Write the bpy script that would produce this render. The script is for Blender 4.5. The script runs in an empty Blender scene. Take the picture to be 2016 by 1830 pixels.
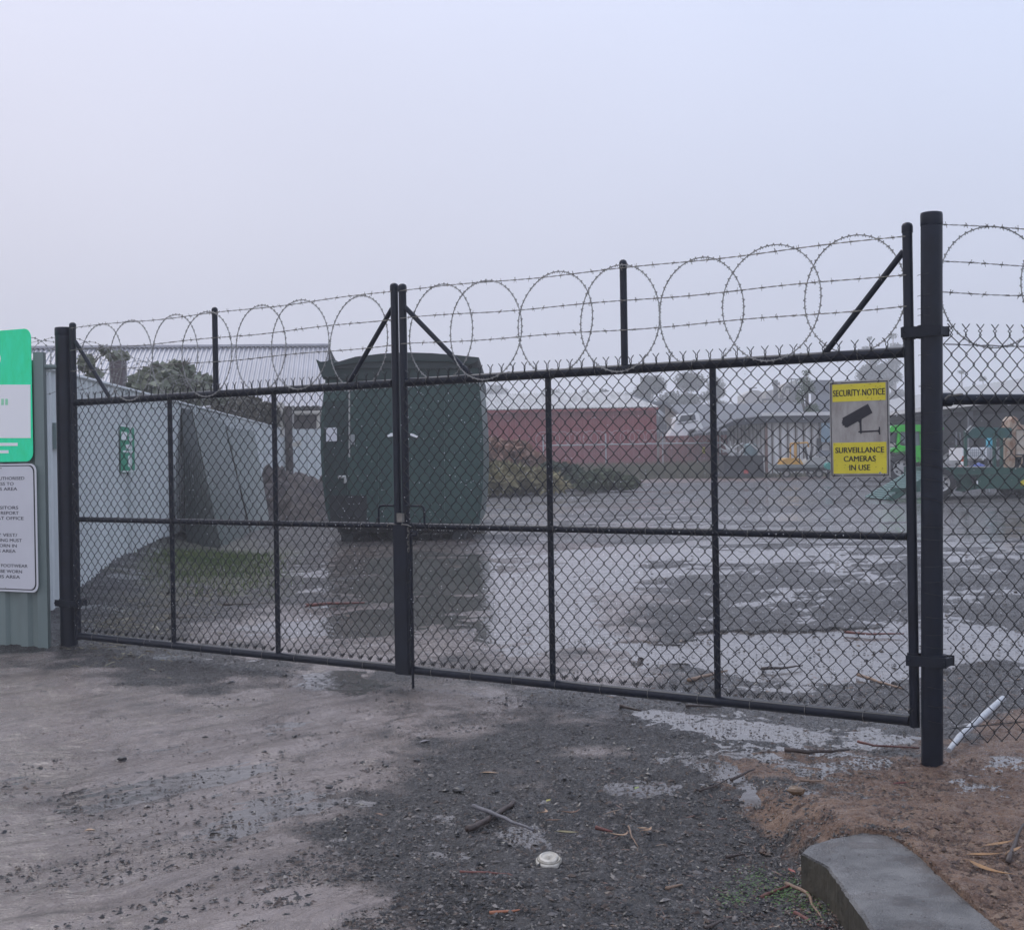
import bpy, math, random
import numpy as np
from mathutils import Vector, Matrix

random.seed(7); RNG = np.random.default_rng(7)
sc = bpy.context.scene
col = sc.collection

# ------------------------------------------------------------------ camera
CAMZ = 1.42; FPX = 2700.0; PITCH = -0.0045; ROLL = -0.0166
cp, sp, cr, sr = math.cos(PITCH), math.sin(PITCH), math.cos(ROLL), math.sin(ROLL)
R_ = Vector((1, 0, 0)); U_ = Vector((0, -sp, cp)); F_ = Vector((0, cp, sp))
CX = cr*R_ + sr*U_; CY = -sr*R_ + cr*U_
cam = bpy.data.cameras.new("camera"); camo = bpy.data.objects.new("camera", cam); col.objects.link(camo)
M = Matrix.Identity(4)
for i, v in enumerate((CX, CY, -F_)):
    for j in range(3): M[j][i] = v[j]
M[2][3] = CAMZ
camo.matrix_world = M
cam.sensor_width = 36; cam.lens = 36*FPX/2016; cam.clip_end = 2000; cam.clip_start = 0.05
sc.camera = camo

# ------------------------------------------------------------------ sky, sun, exposure
world = bpy.data.worlds.new("World"); sc.world = world; world.use_nodes = True
wt = world.node_tree; wt.nodes.clear()
def wn(t): return wt.nodes.new(t)
out = wn('ShaderNodeOutputWorld'); bg = wn('ShaderNodeBackground')
SUN_EL, SUN_AZ = math.radians(58), math.radians(-35)
sky = wn('ShaderNodeTexSky'); sky.sky_type = 'NISHITA'; sky.sun_disc = False
sky.sun_elevation = SUN_EL; sky.sun_rotation = SUN_AZ
sky.air_density = 1.0; sky.dust_density = 6.0; sky.ozone_density = 1.5
tc = wn('ShaderNodeTexCoord'); sx = wn('ShaderNodeSeparateXYZ'); wt.links.new(tc.outputs['Generated'], sx.inputs[0])
ramp = wn('ShaderNodeValToRGB'); cr_ = ramp.color_ramp
cr_.elements[0].position = 0.0; cr_.elements[0].color = (7.7, 7.7, 8.8, 1)
cr_.elements[1].position = 1.0; cr_.elements[1].color = (9.3, 9.9, 12.4, 1)
e = cr_.elements.new(0.16); e.color = (8.5, 8.55, 10.0, 1)
e = cr_.elements.new(0.38); e.color = (9.2, 9.6, 11.9, 1)
# the left of the sky is a little pinker, the right a little bluer
az = wn('ShaderNodeMapRange'); az.inputs[1].default_value = -0.4; az.inputs[2].default_value = 0.4
wt.links.new(sx.outputs['X'], az.inputs[0])
tint = wn('ShaderNodeMix'); tint.data_type = 'RGBA'
tint.inputs[6].default_value = (1.05, 1.03, 1.01, 1); tint.inputs[7].default_value = (0.88, 0.96, 1.03, 1)
wt.links.new(az.outputs[0], tint.inputs[0])
noi = wn('ShaderNodeTexNoise'); noi.inputs['Scale'].default_value = 1.6; noi.inputs['Detail'].default_value = 3
wt.links.new(tc.outputs['Generated'], noi.inputs['Vector'])
nr = wn('ShaderNodeMapRange'); nr.inputs[1].default_value = .3; nr.inputs[2].default_value = .7; nr.inputs[3].default_value = 0.94; nr.inputs[4].default_value = 1.06
wt.links.new(noi.outputs[0], nr.inputs[0])
mul = wn('ShaderNodeMix'); mul.data_type = 'RGBA'; mul.blend_type = 'MULTIPLY'; mul.inputs[0].default_value = 1
wt.links.new(sx.outputs['Z'], ramp.inputs[0]); wt.links.new(ramp.outputs[0], mul.inputs[6]); wt.links.new(tint.outputs[2], mul.inputs[7])
mul2 = wn('ShaderNodeMix'); mul2.data_type = 'RGBA'; mul2.blend_type = 'MULTIPLY'; mul2.inputs[0].default_value = 1
wt.links.new(mul.outputs[2], mul2.inputs[6]); wt.links.new(nr.outputs[0], mul2.inputs[7])
mixs = wn('ShaderNodeMix'); mixs.data_type = 'RGBA'; mixs.inputs[0].default_value = 0.97   # thick cloud over the clear sky
wt.links.new(sky.outputs[0], mixs.inputs[6]); wt.links.new(mul2.outputs[2], mixs.inputs[7])
wt.links.new(mixs.outputs[2], bg.inputs[0]); bg.inputs[1].default_value = 0.092
wt.links.new(bg.outputs[0], out.inputs[0])
sun = bpy.data.lights.new("sun", 'SUN'); sun.energy = 1.0; sun.angle = math.radians(25); sun.color = (1, 0.97, 0.93)
suno = bpy.data.objects.new("sun", sun); col.objects.link(suno)
suno.rotation_euler = (math.pi/2 - SUN_EL, 0, -SUN_AZ + math.pi)
suno.rotation_euler = Vector((math.sin(SUN_AZ)*math.cos(SUN_EL), math.cos(SUN_AZ)*math.cos(SUN_EL), math.sin(SUN_EL))).to_track_quat('Z', 'Y').to_euler()
sc.view_settings.view_transform = 'Standard'; sc.view_settings.look = 'None'
sc.view_settings.exposure = 0.0; sc.view_settings.gamma = 1.0; sc.view_settings.use_curve_mapping = False
sc.cycles.volume_bounces = 3; sc.cycles.max_bounces = 8; sc.cycles.transparent_max_bounces = 16
sc.cycles.use_denoising = True

# ------------------------------------------------------------------ pixel -> place (reference picture measured 2016 wide)
def ray(x, y):
    return (F_*FPX + CX*(x-1008) - CY*(y-915)) / FPX
def at(x, y, Y):
    d = ray(x, y); k = Y/d.y
    return Vector((d.x*k, Y, CAMZ + d.z*k))
def atz(x, y, z):
    d = ray(x, y); k = (z-CAMZ)/d.z
    return Vector((d.x*k, d.y*k, z))

# ------------------------------------------------------------------ numpy noise
_perm = RNG.random((256, 256))
def vnoise(x, y):
    xi = np.floor(x).astype(int); yi = np.floor(y).astype(int); fx = x-xi; fy = y-yi
    fx = fx*fx*(3-2*fx); fy = fy*fy*(3-2*fy)
    a = _perm[xi & 255, yi & 255]; b = _perm[(xi+1) & 255, yi & 255]
    c = _perm[xi & 255, (yi+1) & 255]; d = _perm[(xi+1) & 255, (yi+1) & 255]
    return (a*(1-fx)+b*fx)*(1-fy)+(c*(1-fx)+d*fx)*fy
def fbm(x, y, s, o=4, g=0.5):
    t = 0; a = 1; n = 0
    for i in range(o):
        t = t + a*(vnoise(x/s+17.3*i, y/s-9.1*i)-.5); n += a; a *= g; s /= 2.03
    return t/n*2
def sstep(a, b, x):
    t = np.clip((x-a)/(b-a), 0, 1); return t*t*(3-2*t)

def fence_x(Y): return -3.328 - 0.0707*Y          # plan line of the long sheet fence
# kerb line in plan
KTOP = [(1578, 1676), (1592, 1662), (1640, 1648), (1698, 1637), (1742, 1641), (1778, 1659), (1812, 1686), (1850, 1722), (1900, 1766), (1977, 1831), (2120, 1960), (1900, 2010), (1785, 1925), (1715, 1827), (1655, 1742), (1628, 1703), (1598, 1688)]
_kp = [atz(x, y, .012) for x, y in KTOP]; _kc = sum(_kp, Vector())/len(_kp); KPOLY = [p.lerp(_kc, .03) for p in _kp]
K_A = atz(1578, 1675, 0.0); K_B = atz(1721, 1830, 0.0)
def g(X, Y):
    X = np.asarray(X, float); Y = np.asarray(Y, float)
    h = .33*sstep(9, 18, Y) + .09*sstep(18, 29, Y)
    h = h - .10*sstep(.3, 2.3, X)*(1-sstep(8.5, 13, Y))
    h = h + .14*np.exp(-np.clip(X-fence_x(Y), 0, 9)/.45)*sstep(12, 15, Y)*(1-sstep(26, 30, Y))
    # soil held up behind the kerb; the bed under the kerb itself is lower
    dx, dy = K_B.x-K_A.x, K_B.y-K_A.y; L = math.hypot(dx, dy)
    side = ((X-K_A.x)*dy-(Y-K_A.y)*dx)/L
    h = h + .085*sstep(.12, .24, -side*SIDE)*(1-sstep(K_A.y+.3, K_A.y+1.3, Y))
    h = h - .095*(1-sstep(.06, .14, -side*SIDE))*(1-sstep(K_A.y+.2, K_A.y+1.6, Y))*sstep(-.2, 1.0, X)
    near = (np.abs(X-1.6) < 1.6) & (Y < 6)
    if np.any(near):
        ins = np.zeros(X.shape, bool); P = KPOLY; j = len(P)-1
        for i in range(len(P)):
            c_ = (P[i].y > Y) != (P[j].y > Y)
            with np.errstate(all='ignore'): xx = (P[j].x-P[i].x)*(Y-P[i].y)/(P[j].y-P[i].y+1e-12)+P[i].x
            ins ^= c_ & (X < xx); j = i
        h = np.where(ins, h-.10, h)
    return h
SIDE = 1
_c = atz(1900, 1720, 0); _d = ((_c.x-K_A.x)*(K_B.y-K_A.y)-(_c.y-K_A.y)*(K_B.x-K_A.x))
SIDE = -1 if _d > 0 else 1
def gz(X, Y): return float(g(X, Y))
def gp(x, y):
    p = atz(x, y, 0.0)
    for _ in range(25):
        z = gz(p.x, p.y)
        q = atz(x, y, min(z, 1.2)); p = p.lerp(q, .6)
    return Vector((p.x, p.y, gz(p.x, p.y)))

# ------------------------------------------------------------------ materials
MATS = {}
def mat(name, color, rough=.6, metal=0., bump=0., bscale=30., vary=.0, vscale=3., spec=.5, color2=None, stretch=None, trans=0., alpha=1.):
    if name in MATS: return MATS[name]
    m = bpy.data.materials.new(name); m.use_nodes = True; MATS[name] = m
    nt = m.node_tree; b = nt.nodes['Principled BSDF']
    b.inputs['Base Color'].default_value = (*color, 1); b.inputs['Roughness'].default_value = rough
    b.inputs['Metallic'].default_value = metal; b.inputs['Specular IOR Level'].default_value = spec
    b.inputs['Transmission Weight'].default_value = trans; b.inputs['Alpha'].default_value = alpha
    t = nt.nodes.new('ShaderNodeTexCoord'); src = t.outputs['Object']
    if stretch:
        mp = nt.nodes.new('ShaderNodeMapping'); mp.inputs['Scale'].default_value = stretch
        nt.links.new(src, mp.inputs['Vector']); src = mp.outputs[0]
    if vary or color2:
        n = nt.nodes.new('ShaderNodeTexNoise'); n.inputs['Scale'].default_value = vscale; n.inputs['Detail'].default_value = 6; n.inputs['Roughness'].default_value = .65
        nt.links.new(src, n.inputs['Vector'])
        r = nt.nodes.new('ShaderNodeMapRange'); r.inputs[1].default_value = .35; r.inputs[2].default_value = .65
        nt.links.new(n.outputs[0], r.inputs[0])
        x = nt.nodes.new('ShaderNodeMix'); x.data_type = 'RGBA'; nt.links.new(r.outputs[0], x.inputs[0])
        c2 = color2 if color2 else tuple(c*(1+vary) for c in color); c1 = color if color2 else tuple(c*(1-vary) for c in color)
        x.inputs[6].default_value = (*c1, 1); x.inputs[7].default_value = (*c2, 1)
        nt.links.new(x.outputs[2], b.inputs['Base Color'])
    if bump:
        n = nt.nodes.new('ShaderNodeTexNoise'); n.inputs['Scale'].default_value = bscale; n.inputs['Detail'].default_value = 5
        nt.links.new(src, n.inputs['Vector'])
        bp = nt.nodes.new('ShaderNodeBump'); bp.inputs['Strength'].default_value = bump; bp.inputs['Distance'].default_value = .01
        nt.links.new(n.outputs[0], bp.inputs['Height']); nt.links.new(bp.outputs[0], b.inputs['Normal'])
    return m
BLACKSTEEL = mat('black powder coat', (.006, .009, .018), .55, bump=.06, bscale=60, vary=.25, vscale=8, spec=.28)
PIPE = mat('black pipe', (.006, .009, .019), .34, spec=.28, bump=.05, bscale=45, vary=.3, vscale=6)
WIREMAT = mat('black vinyl wire', (.009, .009, .011), .4, spec=.4)
BARBMAT = mat('weathered galvanised wire', (.20, .19, .17), .5, .6, vary=.35, vscale=25)
COILMAT = mat('razor coil steel', (.26, .26, .25), .45, .5, vary=.25, vscale=20)
DROP = mat('rain drop', (.85, .88, .92), .05, spec=1.0)
FENCEMAT = mat('painted fence sheet', (.62, .65, .645), .5, vary=.08, vscale=2.0, bump=.05, bscale=6, stretch=(1, 1, .25))
FENCEMAT2 = mat('grey green sheet', (.19, .24, .225), .45, vary=.12, vscale=2.5, stretch=(1, 1, .2))
LEANMAT = mat('leaning sheet paint', (.075, .10, .092), .5, vary=.15, vscale=3, stretch=(1, 1, .3))
LEANDARK = mat('dark sheet back', (.022, .030, .028), .6, vary=.2, vscale=3)

# ------------------------------------------------------------------ mesh builder
ROOTLOC = {}
def mk(name, verts, faces, m, parent=None, smooth=False):
    me = bpy.data.meshes.new(name)
    off = np.array(ROOTLOC.get(parent.name, (0, 0, 0)) if parent else (0, 0, 0), float)
    v = np.asarray(verts, float).reshape(-1, 3) - off
    me.from_pydata(v.tolist(), [], faces)
    me.update()
    if smooth:
        for p in me.polygons: p.use_smooth = True
    ms = m if isinstance(m, (list, tuple)) else [m]
    for q in ms: me.materials.append(q)
    o = bpy.data.objects.new(name, me); col.objects.link(o)
    if parent: o.parent = parent; ROOTLOC[o.name] = tuple(off)
    return o
def tag(o, label=None, cat=None, group=None, kind=None):
    if label: o['label'] = label
    if cat: o['category'] = cat
    if group: o['group'] = group
    if kind: o['kind'] = kind
    return o
def thing(name, label, cat, loc, group=None):
    o = bpy.data.objects.new(name, None); o.location = loc; o.empty_display_size = .2
    col.objects.link(o); ROOTLOC[o.name] = tuple(loc); return tag(o, label, cat, group)

class MB:
    def __init__(s): s.v = []; s.f = []; s.mi = []
    def add(s, vs, fs, mi=0):
        b = len(s.v); s.v += [tuple(map(float, p)) for p in vs]
        s.f += [tuple(i+b for i in f) for f in fs]; s.mi += [mi]*len(fs); return s
    def box(s, c, size, rz=0, ry=0, rx=0, mi=0, M3=None):
        c = Vector(c); hx, hy, hz = [k/2 for k in size]
        m = M3 if M3 is not None else (Matrix.Rotation(rz, 3, 'Z') @ Matrix.Rotation(ry, 3, 'Y') @ Matrix.Rotation(rx, 3, 'X'))
        vs = [c + m @ Vector((a*hx, b*hy, d*hz)) for a in (-1, 1) for b in (-1, 1) for d in (-1, 1)]
        return s.add(vs, [(0, 1, 3, 2), (4, 6, 7, 5), (0, 4, 5, 1), (2, 3, 7, 6), (0, 2, 6, 4), (1, 5, 7, 3)], mi)
    def prism(s, pts, d, mi=0):            # pts: planar polygon, d: extrusion vector
        d = Vector(d); n = len(pts); vs = [Vector(p) for p in pts] + [Vector(p)+d for p in pts]
        fs = [tuple(range(n))[::-1], tuple(range(n, 2*n))] + [(i, (i+1) % n, (i+1) % n+n, i+n) for i in range(n)]
        return s.add(vs, fs, mi)
    def tube(s, pts, r, k=8, cap=True, mi=0, closed=False):
        pts = [Vector(p) for p in pts]; n = len(pts); b = len(s.v)
        ref = None
        rr = r if isinstance(r, (list, tuple)) else [r]*n
        for i, p in enumerate(pts):
            if closed: t = pts[(i+1) % n]-pts[i-1]
            else: t = pts[min(i+1, n-1)]-pts[max(i-1, 0)]
            if t.length < 1e-9: t = Vector((0, 0, 1))
            t.normalize()
            if ref is None: ref = t.orthogonal()
            ref = ref - t*ref.dot(t)
            if ref.length < 1e-6: ref = t.orthogonal()
            ref.normalize(); w = t.cross(ref)
            for j in range(k):
                a = 2*math.pi*j/k; s.v.append(tuple(p + (ref*math.cos(a)+w*math.sin(a))*rr[i]))
        m = n if closed else n-1
        for i in range(m):
            for j in range(k):
                i2 = (i+1) % n
                s.f.append((b+i*k+j, b+i*k+(j+1) % k, b+i2*k+(j+1) % k, b+i2*k+j)); s.mi.append(mi)
        if cap and not closed:
            s.f.append(tuple(b+j for j in range(k))[::-1]); s.mi.append(mi)
            s.f.append(tuple(b+(n-1)*k+j for j in range(k))); s.mi.append(mi)
        return s
    def cyl(s, a, b, r, k=16, mi=0, r2=None): return s.tube([a, b], [r, r if r2 is None else r2], k, mi=mi)
    def build(s, name, m, parent=None, smooth=False):
        o = mk(name, s.v, s.f, m, parent, smooth)
        if any(s.mi): o.data.polygons.foreach_set('material_index', s.mi)
        return o
def autosmooth(o, ang=40):
    me = o.data
    for p in me.polygons: p.use_smooth = True
    me.set_sharp_from_angle(angle=math.radians(ang)); return o

def explode(o):
    """every loose piece of a mesh becomes an object of its own"""
    me = o.data; n = len(me.vertices); par = list(range(n))
    def find(i):
        while par[i] != i: par[i] = par[par[i]]; i = par[i]
        return i
    for p in me.polygons:
        r0 = find(p.vertices[0])
        for v in p.vertices[1:]: par[find(v)] = r0
    grp = {}
    for p in me.polygons: grp.setdefault(find(p.vertices[0]), []).append(p.index)
    if len(grp) < 2: return
    off = ROOTLOC.get(o.name, (0, 0, 0)); name = o.name.split('.')[0]; parent = o.parent; m = me.materials[0]; first = True
    for fs in grp.values():
        used = {}; F = []
        for fi in fs: F.append(tuple(used.setdefault(v, len(used)) for v in me.polygons[fi].vertices))
        V = [tuple(me.vertices[v].co) for v in used]
        m2 = bpy.data.meshes.new(name); m2.from_pydata(V, [], F); m2.materials.append(m)
        q = bpy.data.objects.new(name, m2); col.objects.link(q); q.parent = parent; ROOTLOC[q.name] = off
    bpy.data.objects.remove(o)
FONTCACHE = {}
def text_mesh(body, size, bold=0.0, align='CENTER', xs=1.0):
    cu = bpy.data.curves.new('t', 'FONT'); cu.body = body; cu.size = size; cu.align_x = align; cu.align_y = 'CENTER'
    cu.resolution_u = 3
    o = bpy.data.objects.new('t', cu); col.objects.link(o)
    dg = bpy.context.evaluated_depsgraph_get(); me = bpy.data.meshes.new_from_object(o.evaluated_get(dg))
    vs = [Vector((v.co.x*xs, v.co.y, 0)) for v in me.vertices]; fs = [tuple(p.vertices) for p in me.polygons]
    bpy.data.objects.remove(o); bpy.data.curves.remove(cu); bpy.data.meshes.remove(me)
    n = len(vs); V = []; Fq = []
    for k, d in enumerate((-bold, 0, bold)):
        V += [v+Vector((d, d*.3, 0)) for v in vs]; Fq += [tuple(i+k*n for i in f) for f in fs]
    return V, Fq

# ------------------------------------------------------------------ ground
def blobmask(X, Y, blobs, lo=.55, hi=1.35):
    m = np.zeros_like(X)
    WARP = [fbm(X+31, Y*.8+7, .8, 5, .62)*.7 + fbm(X*.7, Y*1.1, .28, 3)*.4]
    for (x, y, rx, ry, *a) in blobs:
        amp = a[0] if a else 1.
        c = gp(x, y); ex = abs(gp(x+rx, y).x - c.x); p1 = gp(x, y-ry); p2 = gp(x, y+ry); ey = abs(p1.y-p2.y)/2
        ax = (p1.x-p2.x)/(p1.y-p2.y)                         # skew along the line of sight
        dy = (Y-c.y); dx = (X-c.x-ax*dy)
        d = np.sqrt((dx/ex)**2+(dy/ey)**2)
        d = d + WARP[0]
        m = np.maximum(m, amp*(1-sstep(lo, hi, d)))
    return m
PUDDLES = [(1560,1165,330,90,.27),(1950,1180,200,90,.27),(1300,1010,420,60,.25),(1800,1030,300,60,.25),(1200,1335,250,40,.3),(430,1570,430,160,.40),(250,1720,300,90,.36),(620,1430,160,40,.45),(800,1150,180,80,1.),(720,1205,150,50,.9),(930,1130,60,60,.8),(1480,1480,330,50,.30),(1200,1570,150,60,.34),(930,1780,160,60,.32),(1600,1285,260,34,1287,260,34),(1900,1262,190,46),(2050,1275,120,40),(1085,1175,130,95),(1190,1110,170,60),(1330,1085,190,26,.8),(990,1240,90,40,.8),
  (1120,1250,120,30,.9),(700,1240,140,34,.8),(560,1240,120,30,.75),(330,1292,110,12,.6),(690,1345,130,24,.85),(560,1420,60,10,.6),(1500,1432,230,30,.68),(1720,1452,110,34,.74),(1330,1405,110,16,.7),
  (1640,1505,110,16,.75),(1230,1545,110,26,.62),(1110,1640,110,26,.72),(1150,1590,60,20,.6),(900,1752,70,12,.7),(1000,1795,80,14,.6),
  (1560,1545,60,16,.6),(1680,1560,60,14,.55),(1980,1490,50,14,.6),(790,1135,160,30,.8),(870,1190,110,30,.8),(1250,1000,200,12,.6),(1500,985,240,14,.6),(1750,1010,260,16,.7),(1900,1120,130,14,.6),(1880,1180,120,12,.6),
  (1250,1320,130,12,.45),(1500,1352,140,8,.45),(1600,960,300,8,.5),(1350,1035,150,10,.6),(1000,1080,80,16,.6)]
MUD = [(60,1560,520,330),(330,1480,430,170),(560,1420,260,110),(300,1700,360,200),(450,1640,260,180),(640,1370,190,50),(700,1240,380,60),(880,1200,260,140),(1100,1170,220,130),(850,1100,200,60),(1010,1290,240,50,.7),(680,1480,150,90),(830,1350,70,30,.7)]
BROWN = [(1560,1500,170,50,.85),(1700,1530,160,60,.9),(1760,1590,250,80),(1560,1560,120,60,.75),(1960,1560,220,110),(1990,1750,220,170),(1850,1640,200,90),(1650,1500,170,30,.7),(2010,1440,110,50,.8),(1780,1460,120,30,.55)]
RED = [(1250,1085,170,10,.6),(1450,942,300,5,1.),(1150,1075,120,8,.5),(2010,1250,60,8,.5)]
GREEN = [(420,1100,160,55,.9),(330,1140,60,60,.6),(260,1190,80,30,.4),(1100,985,200,14,.35)]
def height(X, Y, mud, brown, pud):
    rough = 1-.7*mud
    fade = 1/(1+np.maximum(Y-8, 0)/10)
    n = fbm(X, Y, .9, 4)*.016 + fbm(X+40, Y*1.0, .16, 3)*.012*rough + fbm(X*.45, Y*1.1+3, .22, 3)*.012*sstep(8, 10, Y) + fbm(X-11, Y+5, .035, 2)*.011*rough*fade*(1-.55*pud)
    n = n + brown*fbm(X+3, Y+9, .12, 3)*.02
    # tyre ruts in the mud run from lower left to the gate
    a = math.radians(48); v = -X*math.sin(a)+Y*math.cos(a); q = X*math.cos(a)+Y*math.sin(a)
    ruts = np.sin(v*8+fbm(X, Y, 1.5, 2)*3.0)*.006 + np.abs(fbm(v*6, q*.6, .8, 3))*.014 + fbm(v*5, q*1.2, .18, 3)*.005
    n = n + ruts*mud*(1-sstep(9.5, 12, Y))
    # the yard is streaked across
    n = n + (fbm(X*.35, Y*1.3, .5, 3)*.030 + fbm(X*.4, Y, 2.6, 3)*.022)*sstep(10, 18, Y)
    n = n + fbm(X+9, Y-4, .055, 2)*.007*sstep(7.5, 9.5, Y)*(1-sstep(16, 24, Y))*rough
    return n - .032*pud + .006*mud*(1-pud) - .006*sstep(13, 20, Y)*sstep(-3, -1, X)
def make_ground():
    us = np.concatenate([np.linspace(-3, -.42, 40)[:-1], np.linspace(-.42, .42, 760), np.linspace(.42, 3, 40)[1:]])
    Ys = np.concatenate([np.linspace(-2.5, 3.2, 20)[:-1], np.exp(np.linspace(math.log(3.2), math.log(80), 800)), np.linspace(80, 300, 24)[1:]])
    U, Y = np.meshgrid(us, Ys); X = U*np.maximum(Y+3.5, 1.0)*1.0
    X = np.clip(X, -240, 240)
    pud = blobmask(X, Y, PUDDLES, .2, 1.45); mud = blobmask(X, Y, MUD); brown = blobmask(X, Y, BROWN); red = blobmask(X, Y, RED); green = blobmask(X, Y, GREEN)
    _dx, _dy = K_B.x-K_A.x, K_B.y-K_A.y; _sd = -SIDE*((X-K_A.x)*_dy-(Y-K_A.y)*_dx)/math.hypot(_dx, _dy)
    brown = brown*np.maximum(sstep(.08, .16, _sd), sstep(K_A.y+.1, K_A.y+.5, Y))
    brown = brown*(sstep(-.5, .6, fbm(X, Y, .5, 3)+brown*1.0))
    H = g(X, Y)+height(X, Y, mud, brown, pud)
    nr_, nc = X.shape
    co = np.stack([X, Y, H], -1).reshape(-1, 3)
    idx = np.arange(nr_*nc).reshape(nr_, nc)
    q = np.stack([idx[:-1, :-1], idx[:-1, 1:], idx[1:, 1:], idx[1:, :-1]], -1).reshape(-1, 4)
    me = bpy.data.meshes.new('ground'); me.vertices.add(len(co)); me.vertices.foreach_set('co', co.ravel())
    me.loops.add(q.size); me.loops.foreach_set('vertex_index', q.ravel().astype(np.int32))
    me.polygons.add(len(q)); me.polygons.foreach_set('loop_start', np.arange(0, q.size, 4, dtype=np.int32))
    me.polygons.foreach_set('use_smooth', np.ones(len(q), bool))
    me.update(calc_edges=True)
    for nm, a in (('mud', mud), ('brown', brown), ('red', red), ('green', green), ('pud', pud)):
        at_ = me.attributes.new(nm, 'FLOAT', 'POINT'); at_.data.foreach_set('value', a.ravel().astype(np.float32))
    o = bpy.data.objects.new('ground', me); col.objects.link(o); tag(o, kind='structure')
    m = bpy.data.materials.new('wet gravel and mud'); m.use_nodes = True; nt = m.node_tree; b = nt.nodes['Principled BSDF']; L = nt.links.new
    N = nt.nodes.new
    t = N('ShaderNodeTexCoord')
    def attr(n): a = N('ShaderNodeAttribute'); a.attribute_name = n; return a.outputs['Fac']
    def noise(s, d=4, rough=.6, vec=None, st=None):
        n = N('ShaderNodeTexNoise'); n.inputs['Scale'].default_value = s; n.inputs['Detail'].default_value = d; n.inputs['Roughness'].default_value = rough
        src = t.outputs['Object']
        if st: mp = N('ShaderNodeMapping'); mp.inputs['Scale'].default_value = st; L(src, mp.inputs[0]); src = mp.outputs[0]
        L(src, n.inputs['Vector']); return n.outputs[0]
    def mr(v, a, b_, c=0., d=1.): r = N('ShaderNodeMapRange'); L(v, r.inputs[0]); r.inputs[1].default_value = a; r.inputs[2].default_value = b_; r.inputs[3].default_value = c; r.inputs[4].default_value = d; return r.outputs[0]
    def mx(f, a, b_, bt='MIX'):
        x = N('ShaderNodeMix'); x.data_type = 'RGBA'; x.blend_type = bt
        if isinstance(f, float): x.inputs[0].default_value = f
        else: L(f, x.inputs[0])
        for k, v in ((6, a), (7, b_)):
            if isinstance(v, tuple): x.inputs[k].default_value = (*v, 1)
            else: L(v, x.inputs[k])
        return x.outputs[2]
    def ma(op, a, b_):
        x = N('ShaderNodeMath'); x.operation = op
        for k, v in ((0, a), (1, b_)):
            if isinstance(v, (int, float)): x.inputs[k].default_value = v
            else: L(v, x.inputs[k])
        return x.outputs[0]
    big = noise(.9, 5); fine = noise(70, 4, .7); mid = noise(9, 5)
    vor = N('ShaderNodeTexVoronoi'); vor.inputs['Scale'].default_value = 75; L(t.outputs['Object'], vor.inputs['Vector'])
    grav = mx(mr(fine, .35, .7), (.008, .007, .0065), (.042, .036, .033))
    grav = mx(mr(mid, .4, .7), grav, (.036, .031, .029))
    chip = mr(vor.outputs['Color'], .80, .9)
    grav = mx(ma('MULTIPLY', chip, .6), grav, (.20, .185, .175))
    mudc = mx(mr(big, .35, .65), (.145, .114, .098), (.235, .192, .170))
    mp2 = N('ShaderNodeMapping'); mp2.vector_type = 'TEXTURE'; mp2.inputs['Rotation'].default_value = (0, 0, math.radians(48)); mp2.inputs['Scale'].default_value = (1.3, .26, 1); wv = N('ShaderNodeTexNoise'); wv.inputs['Scale'].default_value = .9; wv.inputs['Detail'].default_value = 4; L(t.outputs['Object'], wv.inputs['Vector']); wa = N('ShaderNodeVectorMath'); wa.operation = 'MULTIPLY_ADD'; L(wv.outputs['Color'], wa.inputs[0]); wa.inputs[1].default_value = (1.1, 1.1, 0); L(t.outputs['Object'], wa.inputs[2]); L(wa.outputs[0], mp2.inputs[0])
    sn = N('ShaderNodeTexNoise'); sn.inputs['Scale'].default_value = 1.3; sn.inputs['Detail'].default_value = 7; sn.inputs['Roughness'].default_value = .68; L(mp2.outputs[0], sn.inputs['Vector']); streak = sn.outputs[0]
    mudc = mx(mr(streak, .46, .66), mudc, (.265, .22, .198))
    mudc = mx(mr(streak, .46, .34), mudc, (.070, .055, .048))
    mudc = mx(mr(noise(55, 5, .75), .60, .68), mudc, (.035, .030, .029)); mudc = mx(mr(noise(7, 5, .75), .60, .68), mudc, (.060, .050, .046))
    brn = mx(mr(mid, .35, .65), (.115, .060, .035), (.23, .145, .095))
    brn = mx(mr(fine, .55, .7), brn, (.05, .03, .022))
    grn = mx(mr(mid, .35, .65), (.05, .058, .025), (.09, .085, .05))
    edge = ma('ADD', ma('MULTIPLY', ma('SUBTRACT', noise(4, 8, .75), .5), 1.3), ma('MULTIPLY', ma('SUBTRACT', noise(45, 4, .7), .5), .8))
    mf = mr(ma('ADD', attr('mud'), edge), .28, .78)
    bf = mr(ma('ADD', attr('brown'), edge), .3, .65)
    gf = mr(ma('ADD', attr('green'), edge), .3, .8)
    c = mx(mf, grav, mudc); c = mx(bf, c, brn); c = mx(attr('red'), c, (.24, .135, .10)); c = mx(gf, c, grn)
    spx = N('ShaderNodeSeparateXYZ'); L(t.outputs['Object'], spx.inputs[0]); far = mr(spx.outputs['Y'], 10, 17)
    yst = noise(3.0, 7, .72, st=(.45, 1.5, 1)); yk = ma('MULTIPLY', far, mr(yst, .42, .58))
    c = mx(ma('MULTIPLY', yk, .65), c, (.012, .011, .012)); c = mx(ma('MULTIPLY', far, mr(yst, .5, .36, 0, .55)), c, (.10, .093, .095))
    L(c, b.inputs['Base Color'])
    ro = ma('ADD', mr(noise(3.2, 5, .7), .35, .65, -.12, .10), mr(noise(38, 3, .7), .38, .62, .16, .75))
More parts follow.
